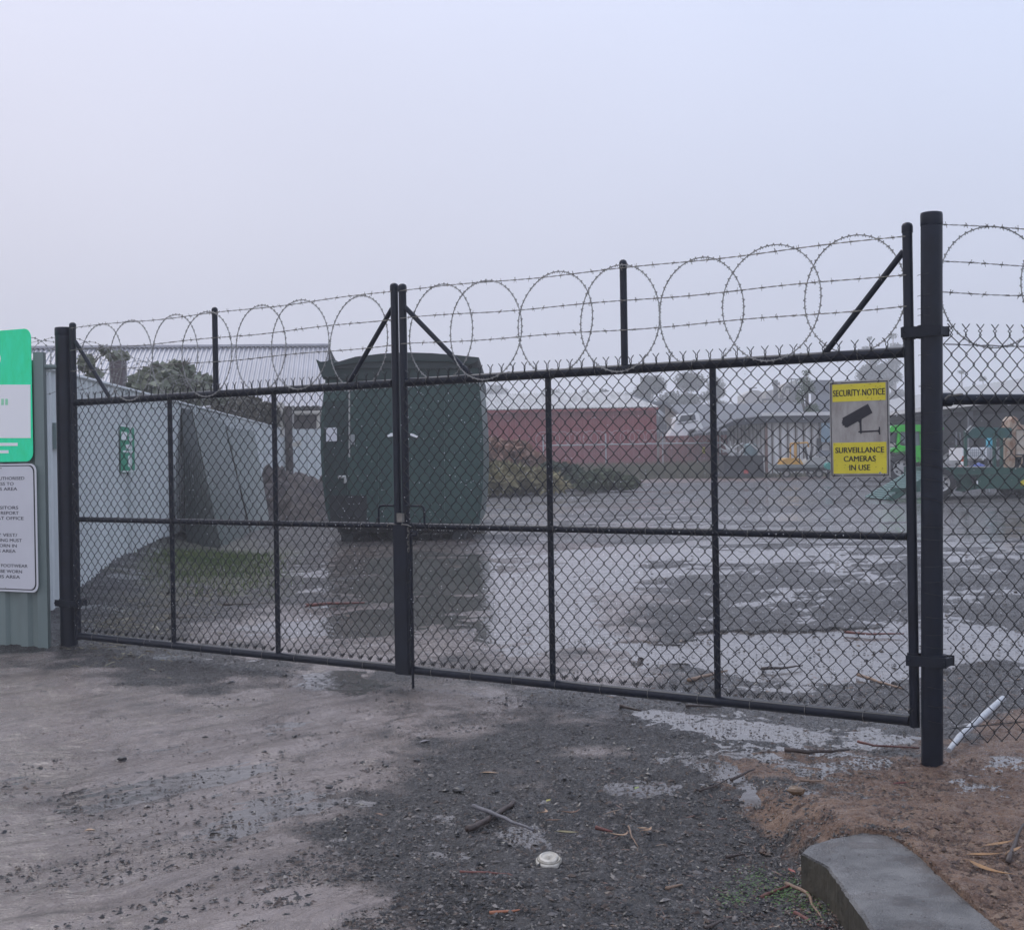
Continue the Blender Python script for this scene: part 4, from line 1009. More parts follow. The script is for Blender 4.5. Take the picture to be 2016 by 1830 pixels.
slab('yellow_tag', 62.9, [(1383, 880), (1388, 880), (1388, 892), (1383, 892)], .03, YEL, t)

# ------------------------------------------------------------------ container with white car body on it
RUST = mat('rusty red steel', (.28, .055, .045), .7, color2=(.16, .05, .045), vscale=1.6, stretch=(1, 1, .3))
t = thing('shipping_container', 'rusty red container with the white vehicle body on top', 'container', (at(1370, 937, 66).x, 66, .42))
a = at(1310, 858, 66); b = at(1431, 856, 66)
mb = MB(); ribbed(mb, (a.x, 66, 0), (b.x, 66, 0), lambda x, y: .42, a.z-.06, .28, .05, nsign=-1); mb.build('wall', RUST, t)
mb = MB(); mb.box(((a.x+b.x)/2, 67.2, a.z-.04), (b.x-a.x, 2.44, .08)); mb.box((b.x, 67.2, 1.2), (.08, 2.4, 1.7)); mb.box((a.x, 67.2, 1.2), (.08, 2.4, 1.7)); mb.build('frame', RUST, t)
t = thing('vehicle_body', 'white wrecked vehicle body sitting on top of the red container', 'vehicle', at(1352, 858, 66.8))
CARW = mat('old white car paint', (.86, .86, .85), .35, vary=.04, vscale=2); GLASSD = mat('dark glass', (.03, .035, .045), .08, spec=.8)
slab('body', 66.2, [(1316, 858), (1322, 848), (1328, 838), (1330, 826), (1334, 820), (1340, 814.5), (1370, 812), (1376, 814), (1380, 832), (1386, 846), (1390, 857), (1376, 858), (1374, 848), (1366, 843), (1357, 845), (1354, 852), (1353, 859)], 1.6, CARW, t)
slab('window', 66.17, [(1336, 831), (1341, 818), (1368, 815.5), (1370, 826)], .06, GLASSD, t)
slab('trim_strip', 66.17, [(1334, 834), (1374, 828), (1374, 829.5), (1334, 835.5)], .05, DARKM, t)
mb = MB(); c = at(1365, 854, 66.4); lathe(mb, c, [(.001, -.1), (.2, -.1), (.24, 0), (.24, .2)], k=16); mb.build('wheel_arch', DARKM, t)
slab('pillar', 66.5, [(1322, 822), (1334, 818), (1334, 820), (1323, 824)], .3, CARW, t)

DUCTM = mat('mid grey roof', (.16, .17, .18), .5)
# pale buildings between the sheds
t = thing('gable_building', 'pale cream gabled building behind the white vehicle body', 'building', (at(1318, 900, 80).x, 80, .42))
slab('wall', 80, [(1311, 800), (1332, 808), (1345, 830), (1345, 900), (1311, 900)], .5, mat('faded beige wall', (.38, .33, .27), .7), t)
slab('roof', 79.6, [(1286, 792), (1312, 790), (1350, 826), (1350, 830), (1311, 795), (1286, 797)], 5, DUCTM, t)
slab('fascia', 79.7, [(1235, 775), (1292, 790), (1311, 790), (1311, 793), (1290, 794), (1235, 779)], .5, mat('pale fascia', (.30, .32, .34), .5), t)
t = thing('slatted_screen', 'pale slatted screen standing right of the red shed', 'screen', (at(1300, 900, 74).x, 74, .42))
mb = MB()
for i in range(7): mb.prism(poly(74, [(1291+i*6, 812+i*6.5), (1295+i*6, 814+i*6.5), (1295+i*6, 862), (1291+i*6, 862)]), (0, .08, 0))
explode(mb.build('slat', DUCTM, t)); slab('base', 74.1, [(1290, 850), (1336, 850), (1336, 905), (1290, 905)], .3, MATS['faded beige wall'], t)

# dark grey building
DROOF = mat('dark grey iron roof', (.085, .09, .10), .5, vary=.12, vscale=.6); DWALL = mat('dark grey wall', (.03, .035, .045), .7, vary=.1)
t = thing('workshop', 'low workshop under a wide dark grey roof behind the container shed', 'building', (at(1480, 900, 80).x, 80, .42))
mb = MB(); P = poly(80, [(1292, 848), (1700, 836)]); Q = poly(88, [(1290, 797), (1600, 792), (1690, 812)])
mb.add([P[0], P[1], Q[2], Q[1], Q[0]], [(0, 1, 2, 3, 4)]); mb.add([q+V3(0, 0, -.12) for q in (P[0], P[1], Q[2], Q[1], Q[0])], [(4, 3, 2, 1, 0)]); mb.build('roof', DROOF, t)
mb = MB(); a = P[0]; b = P[1]; mb.box(((a.x+b.x)/2, 81.2, (a.z+.4)/2), (b.x-a.x-.3, 1.6, a.z-.4)); mb.build('wall', DWALL, t)
mb = MB(); mb.box(((a.x+b.x)/2, 79.95, a.z), (b.x-a.x, .1, .12), ry=-.0); mb.build('gutter', GALV, t)

# ventilation duct tower
DUCT = mat('grey duct', (.22, .235, .26), .5, vary=.08)
t = thing('duct_tower', 'square grey ventilation tower behind the top left corner of the security sign', 'tower', (at(1622, 900, 76).x, 76, .42))
slab('shaft', 76, [(1606, 748), (1640, 748), (1640, 835), (1606, 835)], 1.2, DUCT, t)
slab('cap', 75.9, [(1603, 748), (1642, 748), (1642, 770), (1603, 770)], 1.4, mat('grey duct cap', (.17, .18, .2), .5), t)
slab('elbow', 75.6, [(1592, 835), (1593, 818), (1598, 806), (1605, 801), (1606, 835)], .7, mat('bright elbow', (.5, .51, .53), .4, .3), t)

# water tanks and gantry on the horizon
TANK = mat('pale tank', (.55, .53, .50), .6, vary=.06)
t = thing('tank_gantry', 'pale tanks with a steel gantry and pole rising over the dark grey roof', 'tanks', (at(1500, 900, 95).x, 95, .42))
slab('tank', 95, [(1466, 776), (1480, 768), (1492, 768), (1500, 772), (1500, 797), (1466, 797)], 3, TANK, t)
slab('tank', 96, [(1508, 770), (1535, 764), (1535, 797), (1508, 797)], 3, TANK, t)
slab('tank', 96, [(1543, 756), (1566, 748), (1574, 758), (1574, 797), (1543, 797)], 3, TANK, t)
mb = MB()
for (x0, y0, x1, y1, r) in ((1527, 800, 1527, 748, .16), (1520, 757, 1535, 755, .06), (1522, 760, 1522, 754, .05), (1534, 758, 1534, 752, .05), (1500, 786, 1560, 784, .06), (1540, 785, 1548, 760, .05), (1536, 785, 1544, 760, .05), (1548, 760, 1585, 762, .12), (1562, 762, 1562, 800, .3), (1502, 786, 1502, 800, .05), (1515, 786, 1515, 800, .05), (1550, 752, 1556, 745, .04), (1556, 745, 1572, 747, .04), (1558, 758, 1558, 746, .04), (1568, 758, 1568, 748, .04), (1476, 772, 1476, 764, .05), (1476, 764, 1490, 763, .04)):
    mb.tube([at(x0, y0, 94), at(x1, y1, 94)], r, 5)
explode(mb.build('gantry_bar', mat('hazy steel', (.2, .2, .2), .6), t))
for k, (x, y) in enumerate(((1485, 775), (1558, 752))):
    pass

# white corrugated container shed with dark canopy
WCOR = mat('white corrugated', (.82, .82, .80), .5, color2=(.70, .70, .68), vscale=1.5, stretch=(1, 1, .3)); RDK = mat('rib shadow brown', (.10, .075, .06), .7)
t = thing('container_shed', 'white ribbed container shed under a dark flat canopy', 'shed', (at(1540, 933, 62).x, 62, .42))
a = at(1536-93, 835, 62); c1 = at(1508, 830, 60.8); b = at(1632, 830, 60.8); b2 = at(1720, 830, 60.8)
mb = MB(); ribbed(mb, (c1.x, 60.8, 0), (b.x, 60.8, 0), lambda x, y: .42, b.z, .35, .09, nsign=1); mb.build('wall', WCOR, t)
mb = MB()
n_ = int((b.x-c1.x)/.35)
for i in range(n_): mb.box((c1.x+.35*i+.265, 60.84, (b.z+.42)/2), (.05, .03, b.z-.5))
explode(mb.build('rib_shade_bar', RDK, t))  # dark brown bars put the shade between the ribs into colour
mb = MB(); ribbed(mb, (a.x, 63.5, 0), (c1.x, 60.8, 0), lambda x, y: .42, b.z-.05, .3, .02, nsign=1); mb.build('wall', WCOR, t)
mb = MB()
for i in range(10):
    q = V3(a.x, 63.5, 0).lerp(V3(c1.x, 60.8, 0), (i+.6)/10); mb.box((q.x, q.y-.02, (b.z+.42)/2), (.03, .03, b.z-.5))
explode(mb.build('rib_shade_bar', RDK, t))  # same painted rib shade along the angled wall
mb = MB(); mb.box((c1.x, 60.78, (b.z+.42)/2), (.1, .1, b.z-.42)); mb.build('corner_post', mat('rusty corner', (.2, .1, .07), .7), t)
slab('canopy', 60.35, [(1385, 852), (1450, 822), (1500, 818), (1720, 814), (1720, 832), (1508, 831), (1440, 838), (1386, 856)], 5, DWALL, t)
slab('canopy_edge', 60.28, [(1500, 812), (1720, 809), (1720, 816.5), (1500, 818.5)], .12, WCOR, t)
slab('canopy_edge', 60.28, [(1385, 851), (1450, 821), (1500, 816), (1500, 819), (1450, 825), (1386, 855)], .12, GALV, t)
slab('doorway', 60.6, [(1608, 862), (1618, 862), (1618, 888), (1608, 888)], .05, DARKM, t)
slab('blue_panel', 60.4, [(1617, 832), (1636, 832), (1636, 870), (1617, 870)], .05, mat('pale blue panel', (.22, .33, .40), .5), t)

# open skip full of scrap
t = thing('scrap_skip', 'black open scrap skip piled with white junk in front of the white container shed', 'skip', (at(1465, 938, 58).x, 58, .42))
slab('body', 58, [(1427, 900), (1502, 898), (1505, 938), (1424, 938)], 1.6, mat('black skip', (.02, .022, .026), .6, vary=.2), t)
slab('rim', 57.9, [(1425, 897), (1504, 896), (1504, 901), (1425, 901)], 1.8, DARKM, t)
slab('red_lamp', 57.85, [(1465, 925), (1473, 925), (1473, 932), (1465, 932)], .08, mat('red lamp', (.5, .03, .02), .5), t)
JW = mat('white junk', (.6, .6, .58), .5)
t = thing('scrap_pile', 'white scrap frames and slats heaped on the left of the black skip', 'scrap', at(1446, 895, 58.6))
mb = MB(); rs = random.Random(4)
for i in range(16):
    x = rs.uniform(1430, 1460); p = at(x, rs.uniform(880, 897), 58.6); q = p+V3(rs.uniform(-.5, .5), rs.uniform(-.3, .3), rs.uniform(-.1, .45)); mb.tube([p, q], .03, 4)
for (x0, y0, x1, y1) in ((1427, 872, 1437, 892), (1436, 893, 1455, 893), (1437, 885, 1458, 897), (1476, 870, 1492, 884)): mb.box((at(x0, y0, 58.5)+at(x1, y1, 58.5))/2, ((at(x0, y0, 58.5)-at(x1, y1, 58.5)).length, .1, .09), ry=math.atan2(y1-y0, x1-x0))
explode(mb.build('scrap_bar', JW, t))
t = thing('round_tank', 'dull blue-green round tank sitting on the right of the black skip', 'tank', at(1476, 895, 58.8))
mb = MB(); c = at(1477, 885, 58.8); lathe(mb, c+V3(0, 0, -.3), [(.28, 0), (.30, .1), (.30, .35), (.26, .50), (.15, .57), (.001, .58)], (0, 0, 1), 18); autosmooth(mb.build('shell', mat('blue green plastic', (.13, .20, .21), .5), t))
mb = MB(); lathe(mb, c+V3(0, 0, .27), [(.09, 0), (.09, .04), (.001, .045)], (0, 0, 1), 12); mb.build('cap', DARKM, t)

# flat trailer with forklift
ORG = mat('orange yellow paint', (.62, .33, .04), .5, vary=.1)
t = thing('flat_trailer', 'grey flat trailer parked in front of the white container shed', 'trailer', (at(1580, 938, 55).x, 55, .42))
slab('deck', 55, [(1528, 915), (1640, 914), (1640, 920), (1528, 921)], 1.8, mat('grey deck', (.20, .23, .22), .6, vary=.1), t)
slab('chassis', 55.2, [(1536, 921), (1636, 920), (1636, 926), (1540, 928)], 1.4, DARKM, t)
for x in (1548, 1596, 1612): wheel(at(x, 932, 55.3), .17, .14, RIMW, t, holes=False)
t = thing('forklift', 'orange-yellow forklift mast and body standing on the grey flat trailer', 'forklift', at(1562, 914, 55.6))
slab('body', 55.4, [(1540, 914), (1542, 904), (1552, 901), (1575, 902), (1582, 914)], 1.0, ORG, t)
mb = MB()
for (x0, y0, x1, y1, r) in ((1556, 902, 1556, 873, .035), (1566, 902, 1566, 870, .06), (1556, 873, 1590, 871, .035), (1590, 871, 1592, 880, .03)): mb.tube([at(x0, y0, 55.5), at(x1, y1, 55.5)], r, 6)
mb.build('mast', ORG, t)
mb = MB(); mb.tube([at(1574, 910, 55.4), at(1573, 868, 55.4)], .02, 5); mb.tube([at(1585, 880, 55.6), at(1590, 905, 55.6)], .05, 5); mb.tube([at(1600, 878, 55.6), at(1594, 905, 55.6)], .05, 5); explode(mb.build('lever', DARKM, t))
t = thing('machine', 'pale grey machine cabinet on the flat trailer, left of the security sign', 'machine', at(1610, 914, 55.5))
slab('cabinet', 55.5, [(1584, 914), (1592, 903), (1606, 900), (1636, 900), (1636, 914)], 1.0, mat('pale machine', (.42, .42, .40), .5), t)
slab('screen', 55.45, [(1612, 886), (1634, 886), (1634, 898), (1612, 898)], .5, DUCT, t)
t = thing('barrel', 'small teal barrel at the left edge of the security sign, by the flat trailer', 'barrel', at(1632, 925, 54.5))
mb = MB(); c = at(1631, 917, 54.5); lathe(mb, c+V3(0, -.12, 0), [(.001, 0), (.14, 0), (.15, .05), (.15, .3), (.14, .36), (.001, .36)], (0, 1, 0), 16); autosmooth(mb.build('shell', mat('teal plastic', (.03, .33, .27), .4), t))
mb = MB(); mb.tube([c+V3(0, .05, 0), V3(c.x, c.y+.05, gz(c.x, c.y)-.02)], .05, 6); mb.build('stand', DARKM, t)

# ------------------------------------------------------------------ long open shed on the right
LROOF = mat('pale sheet roof', (.36, .36, .355), .5, vary=.06, vscale=.7)
t = thing('open_shed', 'long open-fronted machinery shed with a pale roof and dark inside', 'shed', (17.5, 52, .42))
A0 = at(1690, 0, 66); ya, yb = 78.0, 34.0
def SP(Y, z): return V3(16.4, Y, z)
ze = 3.30; XE = 16.4
def shed_x(Y): return at(1753, 800, 60).x + 0*(Y)
XE = shed_x(60)
mb = MB(); N_ = 90
vs = []
for i in range(N_*3+1):
    Y = ya+(yb-ya)*i/(N_*3); o_ = (0, .04, .04)[i % 3]; vs += [V3(XE-.3, Y, 3.14+o_), V3(XE+5.5, Y, 4.5+o_)]
mb.add(vs, [(2*i, 2*i+1, 2*i+3, 2*i+2) for i in range(N_*3)]); mb.build('roof', LROOF, t)
mb = MB(); mb.box((XE-.36, (ya+yb)/2, 3.08), (.12, ya-yb, .14)); mb.build('gutter', WCOR, t)
mb = MB(); mb.box((XE-.05, (ya+yb)/2, 2.98), (.08, ya-yb, .22)); mb.build('lintel', DARKM, t)
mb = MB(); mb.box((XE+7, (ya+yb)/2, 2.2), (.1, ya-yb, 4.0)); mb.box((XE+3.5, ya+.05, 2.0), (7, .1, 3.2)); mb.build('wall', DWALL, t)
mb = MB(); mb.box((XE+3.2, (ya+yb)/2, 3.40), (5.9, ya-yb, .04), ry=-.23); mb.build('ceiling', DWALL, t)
for Y in (63, 57.3, 49.6, 43.5):
    mb = MB(); mb.box((XE, Y, (3.0+.4)/2), (.16, .16, 2.6)); mb.build('column', mat('grey column', (.17, .18, .20), .5), t)

# ------------------------------------------------------------------ green tractor
TG = mat('tractor green', (.02, .56, .02), .35, vary=.08, vscale=3); TY = mat('pale wheel', (.5, .5, .48), .5)
TYd = 43.0
t = thing('tractor', 'bright green tractor with a glazed cab between the sign and the thick post', 'tractor', (at(1800, 945, TYd).x, TYd, .42))
slab('bonnet', TYd, [(1754, 884), (1764, 880), (1790, 880), (1812, 876), (1838, 874), (1840, 918), (1818, 922), (1808, 900), (1790, 896), (1770, 888), (1754, 889)], 1.1, TG, t)
slab('fender', TYd-.2, [(1764, 884), (1790, 877), (1800, 892), (1811, 908), (1805, 910), (1794, 894), (1782, 887), (1764, 890)], .5, TG, t)
slab('fender', TYd-.1, [(1850, 878), (1884, 877), (1884, 882), (1866, 886), (1856, 905), (1850, 906)], .6, TG, t)
slab('roof', TYd-.1, [(1750, 846), (1756, 838), (1780, 835.5), (1848, 836), (1858, 842), (1856, 848), (1750, 850)], 1.5, TG, t)
mb = MB()
for (x0, y0, x1, y1, r) in ((1770, 848, 1768, 878, .055), (1768, 878, 1796, 884, .05), (1812, 848, 1814, 876, .04), (1848, 846, 1850, 880, .05)):
    for dy in (0, 1.2): mb.tube([at(x0, y0, TYd+dy), at(x1, y1, TYd+dy)], r, 6)
explode(mb.build('cab_pillar', TG, t))
slab('window', TYd+.05, [(1772, 850), (1811, 850), (1811, 878), (1786, 878), (1774, 868)], .03, mat('cab glass', (.10, .16, .17), .1, spec=.8), t)
slab('window', TYd+.05, [(1816, 850), (1846, 850), (1848, 878), (1818, 878)], .03, GLASSD, t)
slab('window', TYd+.12, [(1751, 852), (1767, 852), (1766, 876), (1752, 878)], .03, GLASSD, t)
wheel(at(1771, 921, TYd-.2), .42, .32, TY, t); wheel(at(1868, 910, TYd-.2), .55, .4, TY, t)
wheel(at(1785, 922, TYd+1.4), .42, .32, TY, t); wheel(at(1868, 912, TYd+1.3), .55, .4, TY, t)
slab('front_lamp', TYd-.25, [(1751, 873), (1763, 872), (1763, 879), (1752, 879)], .1, CREAM, t)
mb = MB(); mb.tube([at(1817, 874, TYd+.4), at(1817, 852, TYd+.4)], .035, 8); mb.build('exhaust', DARKM, t)
slab('chassis', TYd+.2, [(1778, 900), (1856, 900), (1856, 925), (1778, 925)], .8, DARKM, t)
t = thing('large_wheel_machine', 'dark green farm implement half hidden beyond the tractor and the cone', 'machine', (at(1878, 930, 47).x, 47, .42))
slab('body', 47, [(1866, 880), (1884, 876), (1892, 884), (1892, 925), (1866, 925)], 1.2, mat('dull dark green', (.02, .05, .03), .6), t)
mb = MB(); mb.tube([at(1882, 880, 47), at(1883, 850, 47), at(1890, 852, 47), at(1893, 880, 47)], .03, 5); mb.build('hose', DUCT, t)

# ------------------------------------------------------------------ dark green trailer
TRG = mat('trailer green', (.018, .085, .062), .45, vary=.1, vscale=2); TRW = mat('aluminium edge', (.45, .47, .46), .4, .3)
TY_ = 29.0
t = thing('plant_trailer', 'dark green flat-bed plant trailer with its ramp down behind the thick post', 'trailer', (at(1930, 975, 29).x, 29, .42))
slab('deck', TY_, [(1838, 919), (2100, 921), (2100, 936), (1838, 933)], 2.2, TRG, t)
slab('deck_edge', TY_-.03, [(1838, 917.5), (1945, 918), (1945, 920), (1838, 919.6)], .1, TRW, t)
slab('side_beam', TY_-.02, [(1925, 936), (2100, 936), (2100, 962), (1922, 962)], .10, TRG, t)
slab('rear_beam', TY_+.1, [(1880, 934), (1926, 935), (1926, 962), (1895, 967), (1882, 966), (1896, 950)], .10, TRG, t)
slab('beam_gap', TY_-.03, [(1910, 938), (1921, 938), (1921, 952), (1916, 952)], .03, DARKM, t)
slab('far_beam', TY_+1.9, [(1846, 934), (2100, 936), (2100, 958), (1846, 956)], .10, TRG, t)
wheel(at(1851, 950, TY_+.05), .305, .24, RIMW, t, holes=True); wheel(at(1986, 957, TY_+.3), .20, .2, DARKM, t, holes=False); wheel(at(2014, 957, TY_+.3), .20, .2, DARKM, t, holes=False)
wheel(at(1851, 950, TY_+1.9), .29, .24, RIMW, t, holes=False)
slab('mudguard', TY_-.05, [(1850, 931), (1885, 934), (1892, 946), (1900, 960), (1896, 961), (1884, 942), (1850, 935)], .35, TRG, t)
# ramp
mb = MB(); rz0 = gz(at(1745, 968, 30).x, 30)
pa = [at(1744, 968, 29.3), at(1812, 968, 29.3), at(1854, 928, 29.3), at(1838, 917, 29.3)]
pa = [V3(pa[0].x, 29.0, .5), V3(pa[1].x, 29.0, .5)]
x0_, x1_ = at(1746, 968, 29).x, at(1850, 930, 29).x; z1_ = at(1850, 921, 29).z
mb.prism([V3(x0_, 29.0, .44), V3(x0_+.12, 29.0, .40), V3(x1_, 29.0, z1_-.22), V3(x1_, 29.0, z1_)], (0, .14, 0))
mb.prism([V3(x0_, 30.7, .44), V3(x0_+.12, 30.7, .40), V3(x1_, 30.7, z1_-.22), V3(x1_, 30.7, z1_)], (0, .14, 0))
explode(mb.build('ramp_rail', TRG, t))
mb = MB()
for i in range(17):
    f = i/16; mb.box((x0_+(x1_-x0_)*f, 29.9, .44+(z1_-.46)*f), (.045, 1.7, .03), ry=-.6)
mb.add([V3(x0_, 29.1, .42), V3(x1_, 29.1, z1_-.05), V3(x1_, 30.75, z1_-.05), V3(x0_, 30.75, .42)], [(0, 1, 2, 3)])
mb.build('ramp_tread', mat('ramp teal', (.05, .14, .125), .5), t)
slab('ramp_lip', 29.0, [(1756, 960), (1812, 960), (1812, 968), (1744, 968.5)], .12, TRG, t)
# cage of the trailer
for (x, y0) in ((1902, 846), (1959, 852), (1973, 848)):
    mb = MB(); mb.prism(poly(29.1, [(x-3, y0), (x+2.5, y0), (x+2.5, 936), (x-3, 936)]), (0, .07, 0)); mb.build('cage_post', TRG, t)
slab('cage_sheet', 29.12, [(1902, 850), (1916, 840), (1992, 842), (1992, 862), (1902, 862)], .04, mat('cage green', (.02, .095, .085), .5), t)
mb = MB(); mb.tube([at(1900, 850, 29.05), at(1912, 838, 29.05)], .02, 6); mb.tube([at(1904, 852, 29.05), at(1916, 840, 29.05)], .02, 6); explode(mb.build('cage_bar', TRW, t))
slab('tail_lamp', 28.93, [(2010, 948), (2020, 942), (2024, 952), (2012, 956)], .05, YEL, t)
slab('marker', 28.95, [(1923, 946), (1925.5, 946), (1925.5, 953), (1923, 953)], .03, WHT, t)
# load
PALE = mat('rusty cream steel', (.50, .42, .32), .6, color2=(.27, .13, .07), vscale=7)
t = thing('rusty_machine', 'rusty cream machine housing loaded on the right of the green trailer', 'machine', at(2005, 921, 29.6))
slab('frame', 29.3, [(1988, 838), (1990, 826), (1996, 819), (2002, 822), (2010, 836), (2100, 836), (2100, 845), (2000, 845), (1998, 921), (1988, 921)], .5, PALE, t)
slab('panel', 29.34, [(2001, 846), (2100, 846), (2100, 894), (2001, 894)], .3, mat('cream panel', (.58, .53, .45), .5, color2=(.45, .36, .27), vscale=10), t)
mb = MB(); mb.tube([at(2000, 898, 29.25), at(2012, 898, 29.25), at(2012, 910, 29.25), at(2006, 922, 29.25), at(1999, 921, 29.25)], .018, 6); mb.build('hose', PALE, t)
slab('shade_block', 29.5, [(2000, 896), (2100, 896), (2100, 921), (2000, 921)], .4, DARKM, t)  # dark block painted in as the shade below the cream panel
t = thing('wire_crate', 'white plastic crate with mesh sides behind the green trailer', 'crate', at(1920, 905, 33))
slab('box', 33, [(1894, 881), (1943, 880), (1943, 902), (1937, 902), (1937, 906), (1934, 906), (1934, 902), (1900, 902), (1900, 906), (1895, 906)], 1.0, WHT, t)
mb = MB()
for i in range(9): x = 1906+i*4; mb.tube([at(x, 882, 32.96), at(x, 900, 32.96)], .006, 4)
for y in (886, 891, 896): mb.tube([at(1904, y, 32.96), at(1942, y, 32.96)], .006, 4)
mb.build('mesh', DUCT, t)
mb = MB()
for x in (1897, 1936): mb.tube([V3(at(x, 904, 33.1).x, 33.1, .4), at(x, 904, 33.1)], .04, 6)
explode(mb.build('leg', DARKM, t))
t = thing('wire_crate', 'grey wire stillage behind the green trailer, right of the white crate', 'crate', at(1965, 905, 33.5))
mb = MB()
for i in range(13): x = 1944+i*3.8; mb.tube([at(x, 880, 33.4), at(x, 903, 33.4)], .008, 4)
for y in (880, 887, 895, 903): mb.tube([at(1944, y, 33.4), at(1990, y, 33.4)], .009, 4)
for x in (1946, 1988): mb.tube([V3(at(x, 904, 33.4).x, 33.4, .4), at(x, 880, 33.4)], .02, 5)
mb.build('mesh', GALV, t); slab('liner', 33.6, [(1946, 884), (1988, 884), (1988, 903), (1946, 903)], .7, mat('grey liner', (.3, .32, .33), .6), t)
t = thing('gas_bottle', 'bright blue bottle standing behind the cage of the green trailer', 'bottle', at(1950, 882, 33.8))
mb = MB(); c = at(1951, 882, 33.8); lathe(mb, c, [(.001, 0), (.12, 0), (.12, .22), (.06, .30), (.05, .36), (.001, .37)], (0, 0, 1), 16); autosmooth(mb.build('shell', mat('cyan blue', (.05, .35, .45), .4), t))
mb = MB(); lathe(mb, c+V3(0, 0, .37), [(.03, 0), (.04, .03), (.03, .1), (.001, .1)], (0, 0, 1), 10); mb.build('cap', WHT, t)
t = thing('tarpaulin', 'crumpled bright blue tarpaulin on the green trailer deck', 'tarpaulin', at(1932, 919, 29.7))
mb = MB(); P = []; rs = random.Random(2)
for i in range(9):
    for j in range(6):
        p = at(1920+i*3, 919, 29.6)+V3(0, j*.08, 0); P.append(p+V3(0, 0, max(0, math.sin(i/8*3.14)*.09*math.sin((j+.5)/6*3.14)+rs.uniform(-.02, .02))))
mb.add(P, [(i*6+j, i*6+j+1, (i+1)*6+j+1, (i+1)*6+j) for i in range(8) for j in range(5)]); mb.build('cloth', mat('blue tarp', (.02, .06, .30), .5), t)
# traffic cone
t = thing('traffic_cone', 'orange and white traffic cone standing on the green trailer deck', 'cone', at(1896.5, 919, 29.5))
c = at(1896.5, 918.5, 29.5)
mb = MB(); mb.box(c+V3(0, 0, .01), (.16, .16, .02)); mb.build('base', mat('cone orange', (.62, .09, .03), .5), t)
mb = MB(); lathe(mb, c, [(.065, .02), (.045, .115)], (0, 0, 1), 18); mb.build('white_band', WHT, t)
mb = MB(); lathe(mb, c, [(.045, .115), (.02, .225), (.001, .228)], (0, 0, 1), 18); mb.build('tip', MATS['cone orange'], t)

# ------------------------------------------------------------------ concrete kerb block in the corner
CONC = mat('wet concrete', (.085, .084, .084), .30, color2=(.20, .195, .19), vscale=6, bump=.9, bscale=160)
CONS = mat('mossy concrete side', (.035, .032, .022), .6, color2=(.075, .065, .045), vscale=9, bump=.6, bscale=30)
KZ = .012
top_pts = KTOP
T0 = [atz(x, y, KZ) for x, y in top_pts]; T = []; rsk = random.Random(12)
for i, p in enumerate(T0):
    q = T0[(i+1) % len(T0)]; m_ = max(1, int((q-p).length/.018))
    for k in range(m_): T.append(p.lerp(q, k/m_)+V3(rsk.gauss(0, .0016), rsk.gauss(0, .0016), 0)-(V3(.006, .004, 0) if rsk.random() < .04 else V3(0, 0, 0)))
_nt = CONC.node_tree; _b = _nt.nodes['Principled BSDF']; _v = _nt.nodes.new('ShaderNodeTexVoronoi'); _v.inputs['Scale'].default_value = 120
_tc = _nt.nodes.new('ShaderNodeTexCoord'); _nt.links.new(_tc.outputs['Object'], _v.inputs['Vector'])
_n2 = _nt.nodes.new('ShaderNodeTexNoise'); _n2.inputs['Scale'].default_value = 7; _n2.inputs['Detail'].default_value = 6; _nt.links.new(_tc.outputs['Object'], _n2.inputs['Vector'])
_r2 = _nt.nodes.new('ShaderNodeMapRange'); _r2.inputs[1].default_value = .38; _r2.inputs[2].default_value = .62; _r2.inputs[3].default_value = .08; _r2.inputs[4].default_value = .55
_nt.links.new(_n2.outputs[0], _r2.inputs[0]); _nt.links.new(_r2.outputs[0], _b.inputs['Roughness'])
_bp = _nt.nodes.new('ShaderNodeBump'); _bp.inputs['Strength'].default_value = .5; _bp.inputs['Distance'].default_value = .004
_nt.links.new(_v.outputs['Distance'], _bp.inputs['Height'])
for _l in list(_b.inputs['Normal'].links): _nt.links.new(_l.from_socket, _bp.inputs['Normal'])
_nt.links.new(_bp.outputs[0], _b.inputs['Normal'])
mb = MB(); bev = []
cen = sum(T, V3(0, 0, 0))/len(T)
inner = [p+(cen-p).normalized()*.012 for p in T]; n = len(T)
vs = [p for p in inner]+[p-V3(0, 0, .009) for p in T]
mb.add(vs, [tuple(range(n))]+[(i, (i+1) % n, (i+1) % n+n, i+n) for i in range(n)])
kt = mb.build('concrete_kerb', CONC); tag(kt, 'wet grey concrete kerb end in the bottom right corner', 'kerb')
mb = MB(); vs = [p-V3(0, 0, .0091) for p in T]+[p-V3(0, 0, .28) for p in T]
mb.add(vs, [(i, (i+1) % n, (i+1) % n+n, i+n) for i in range(n)])
side = mb.build('side', CONS, kt)
for o in (kt, side):
    pass
chips_k = MB(); rsk = random.Random(31)
for i in range(46):
    x = rsk.uniform(1600, 1900); y = rsk.uniform(1650, 1828)
    if not (y > 1655 and x > 1590+(y-1676)*1.0 and x < 1760+(y-1655)*1.15): continue
    p = atz(x, y, KZ); r_ = rsk.uniform(.0015, .005)
    chips_k.add([p+V3(r_*math.cos(k*1.26), r_*math.sin(k*1.26), 0) for k in range(5)]+[p+V3(0, 0, r_*.7)], [(k, (k+1) % 5, 5) for k in range(5)])
tag(chips_k.build('soil_crumbs', SOIL), 'dark soil crumbs fallen on the wet top of the concrete kerb', 'soil', kind='stuff')
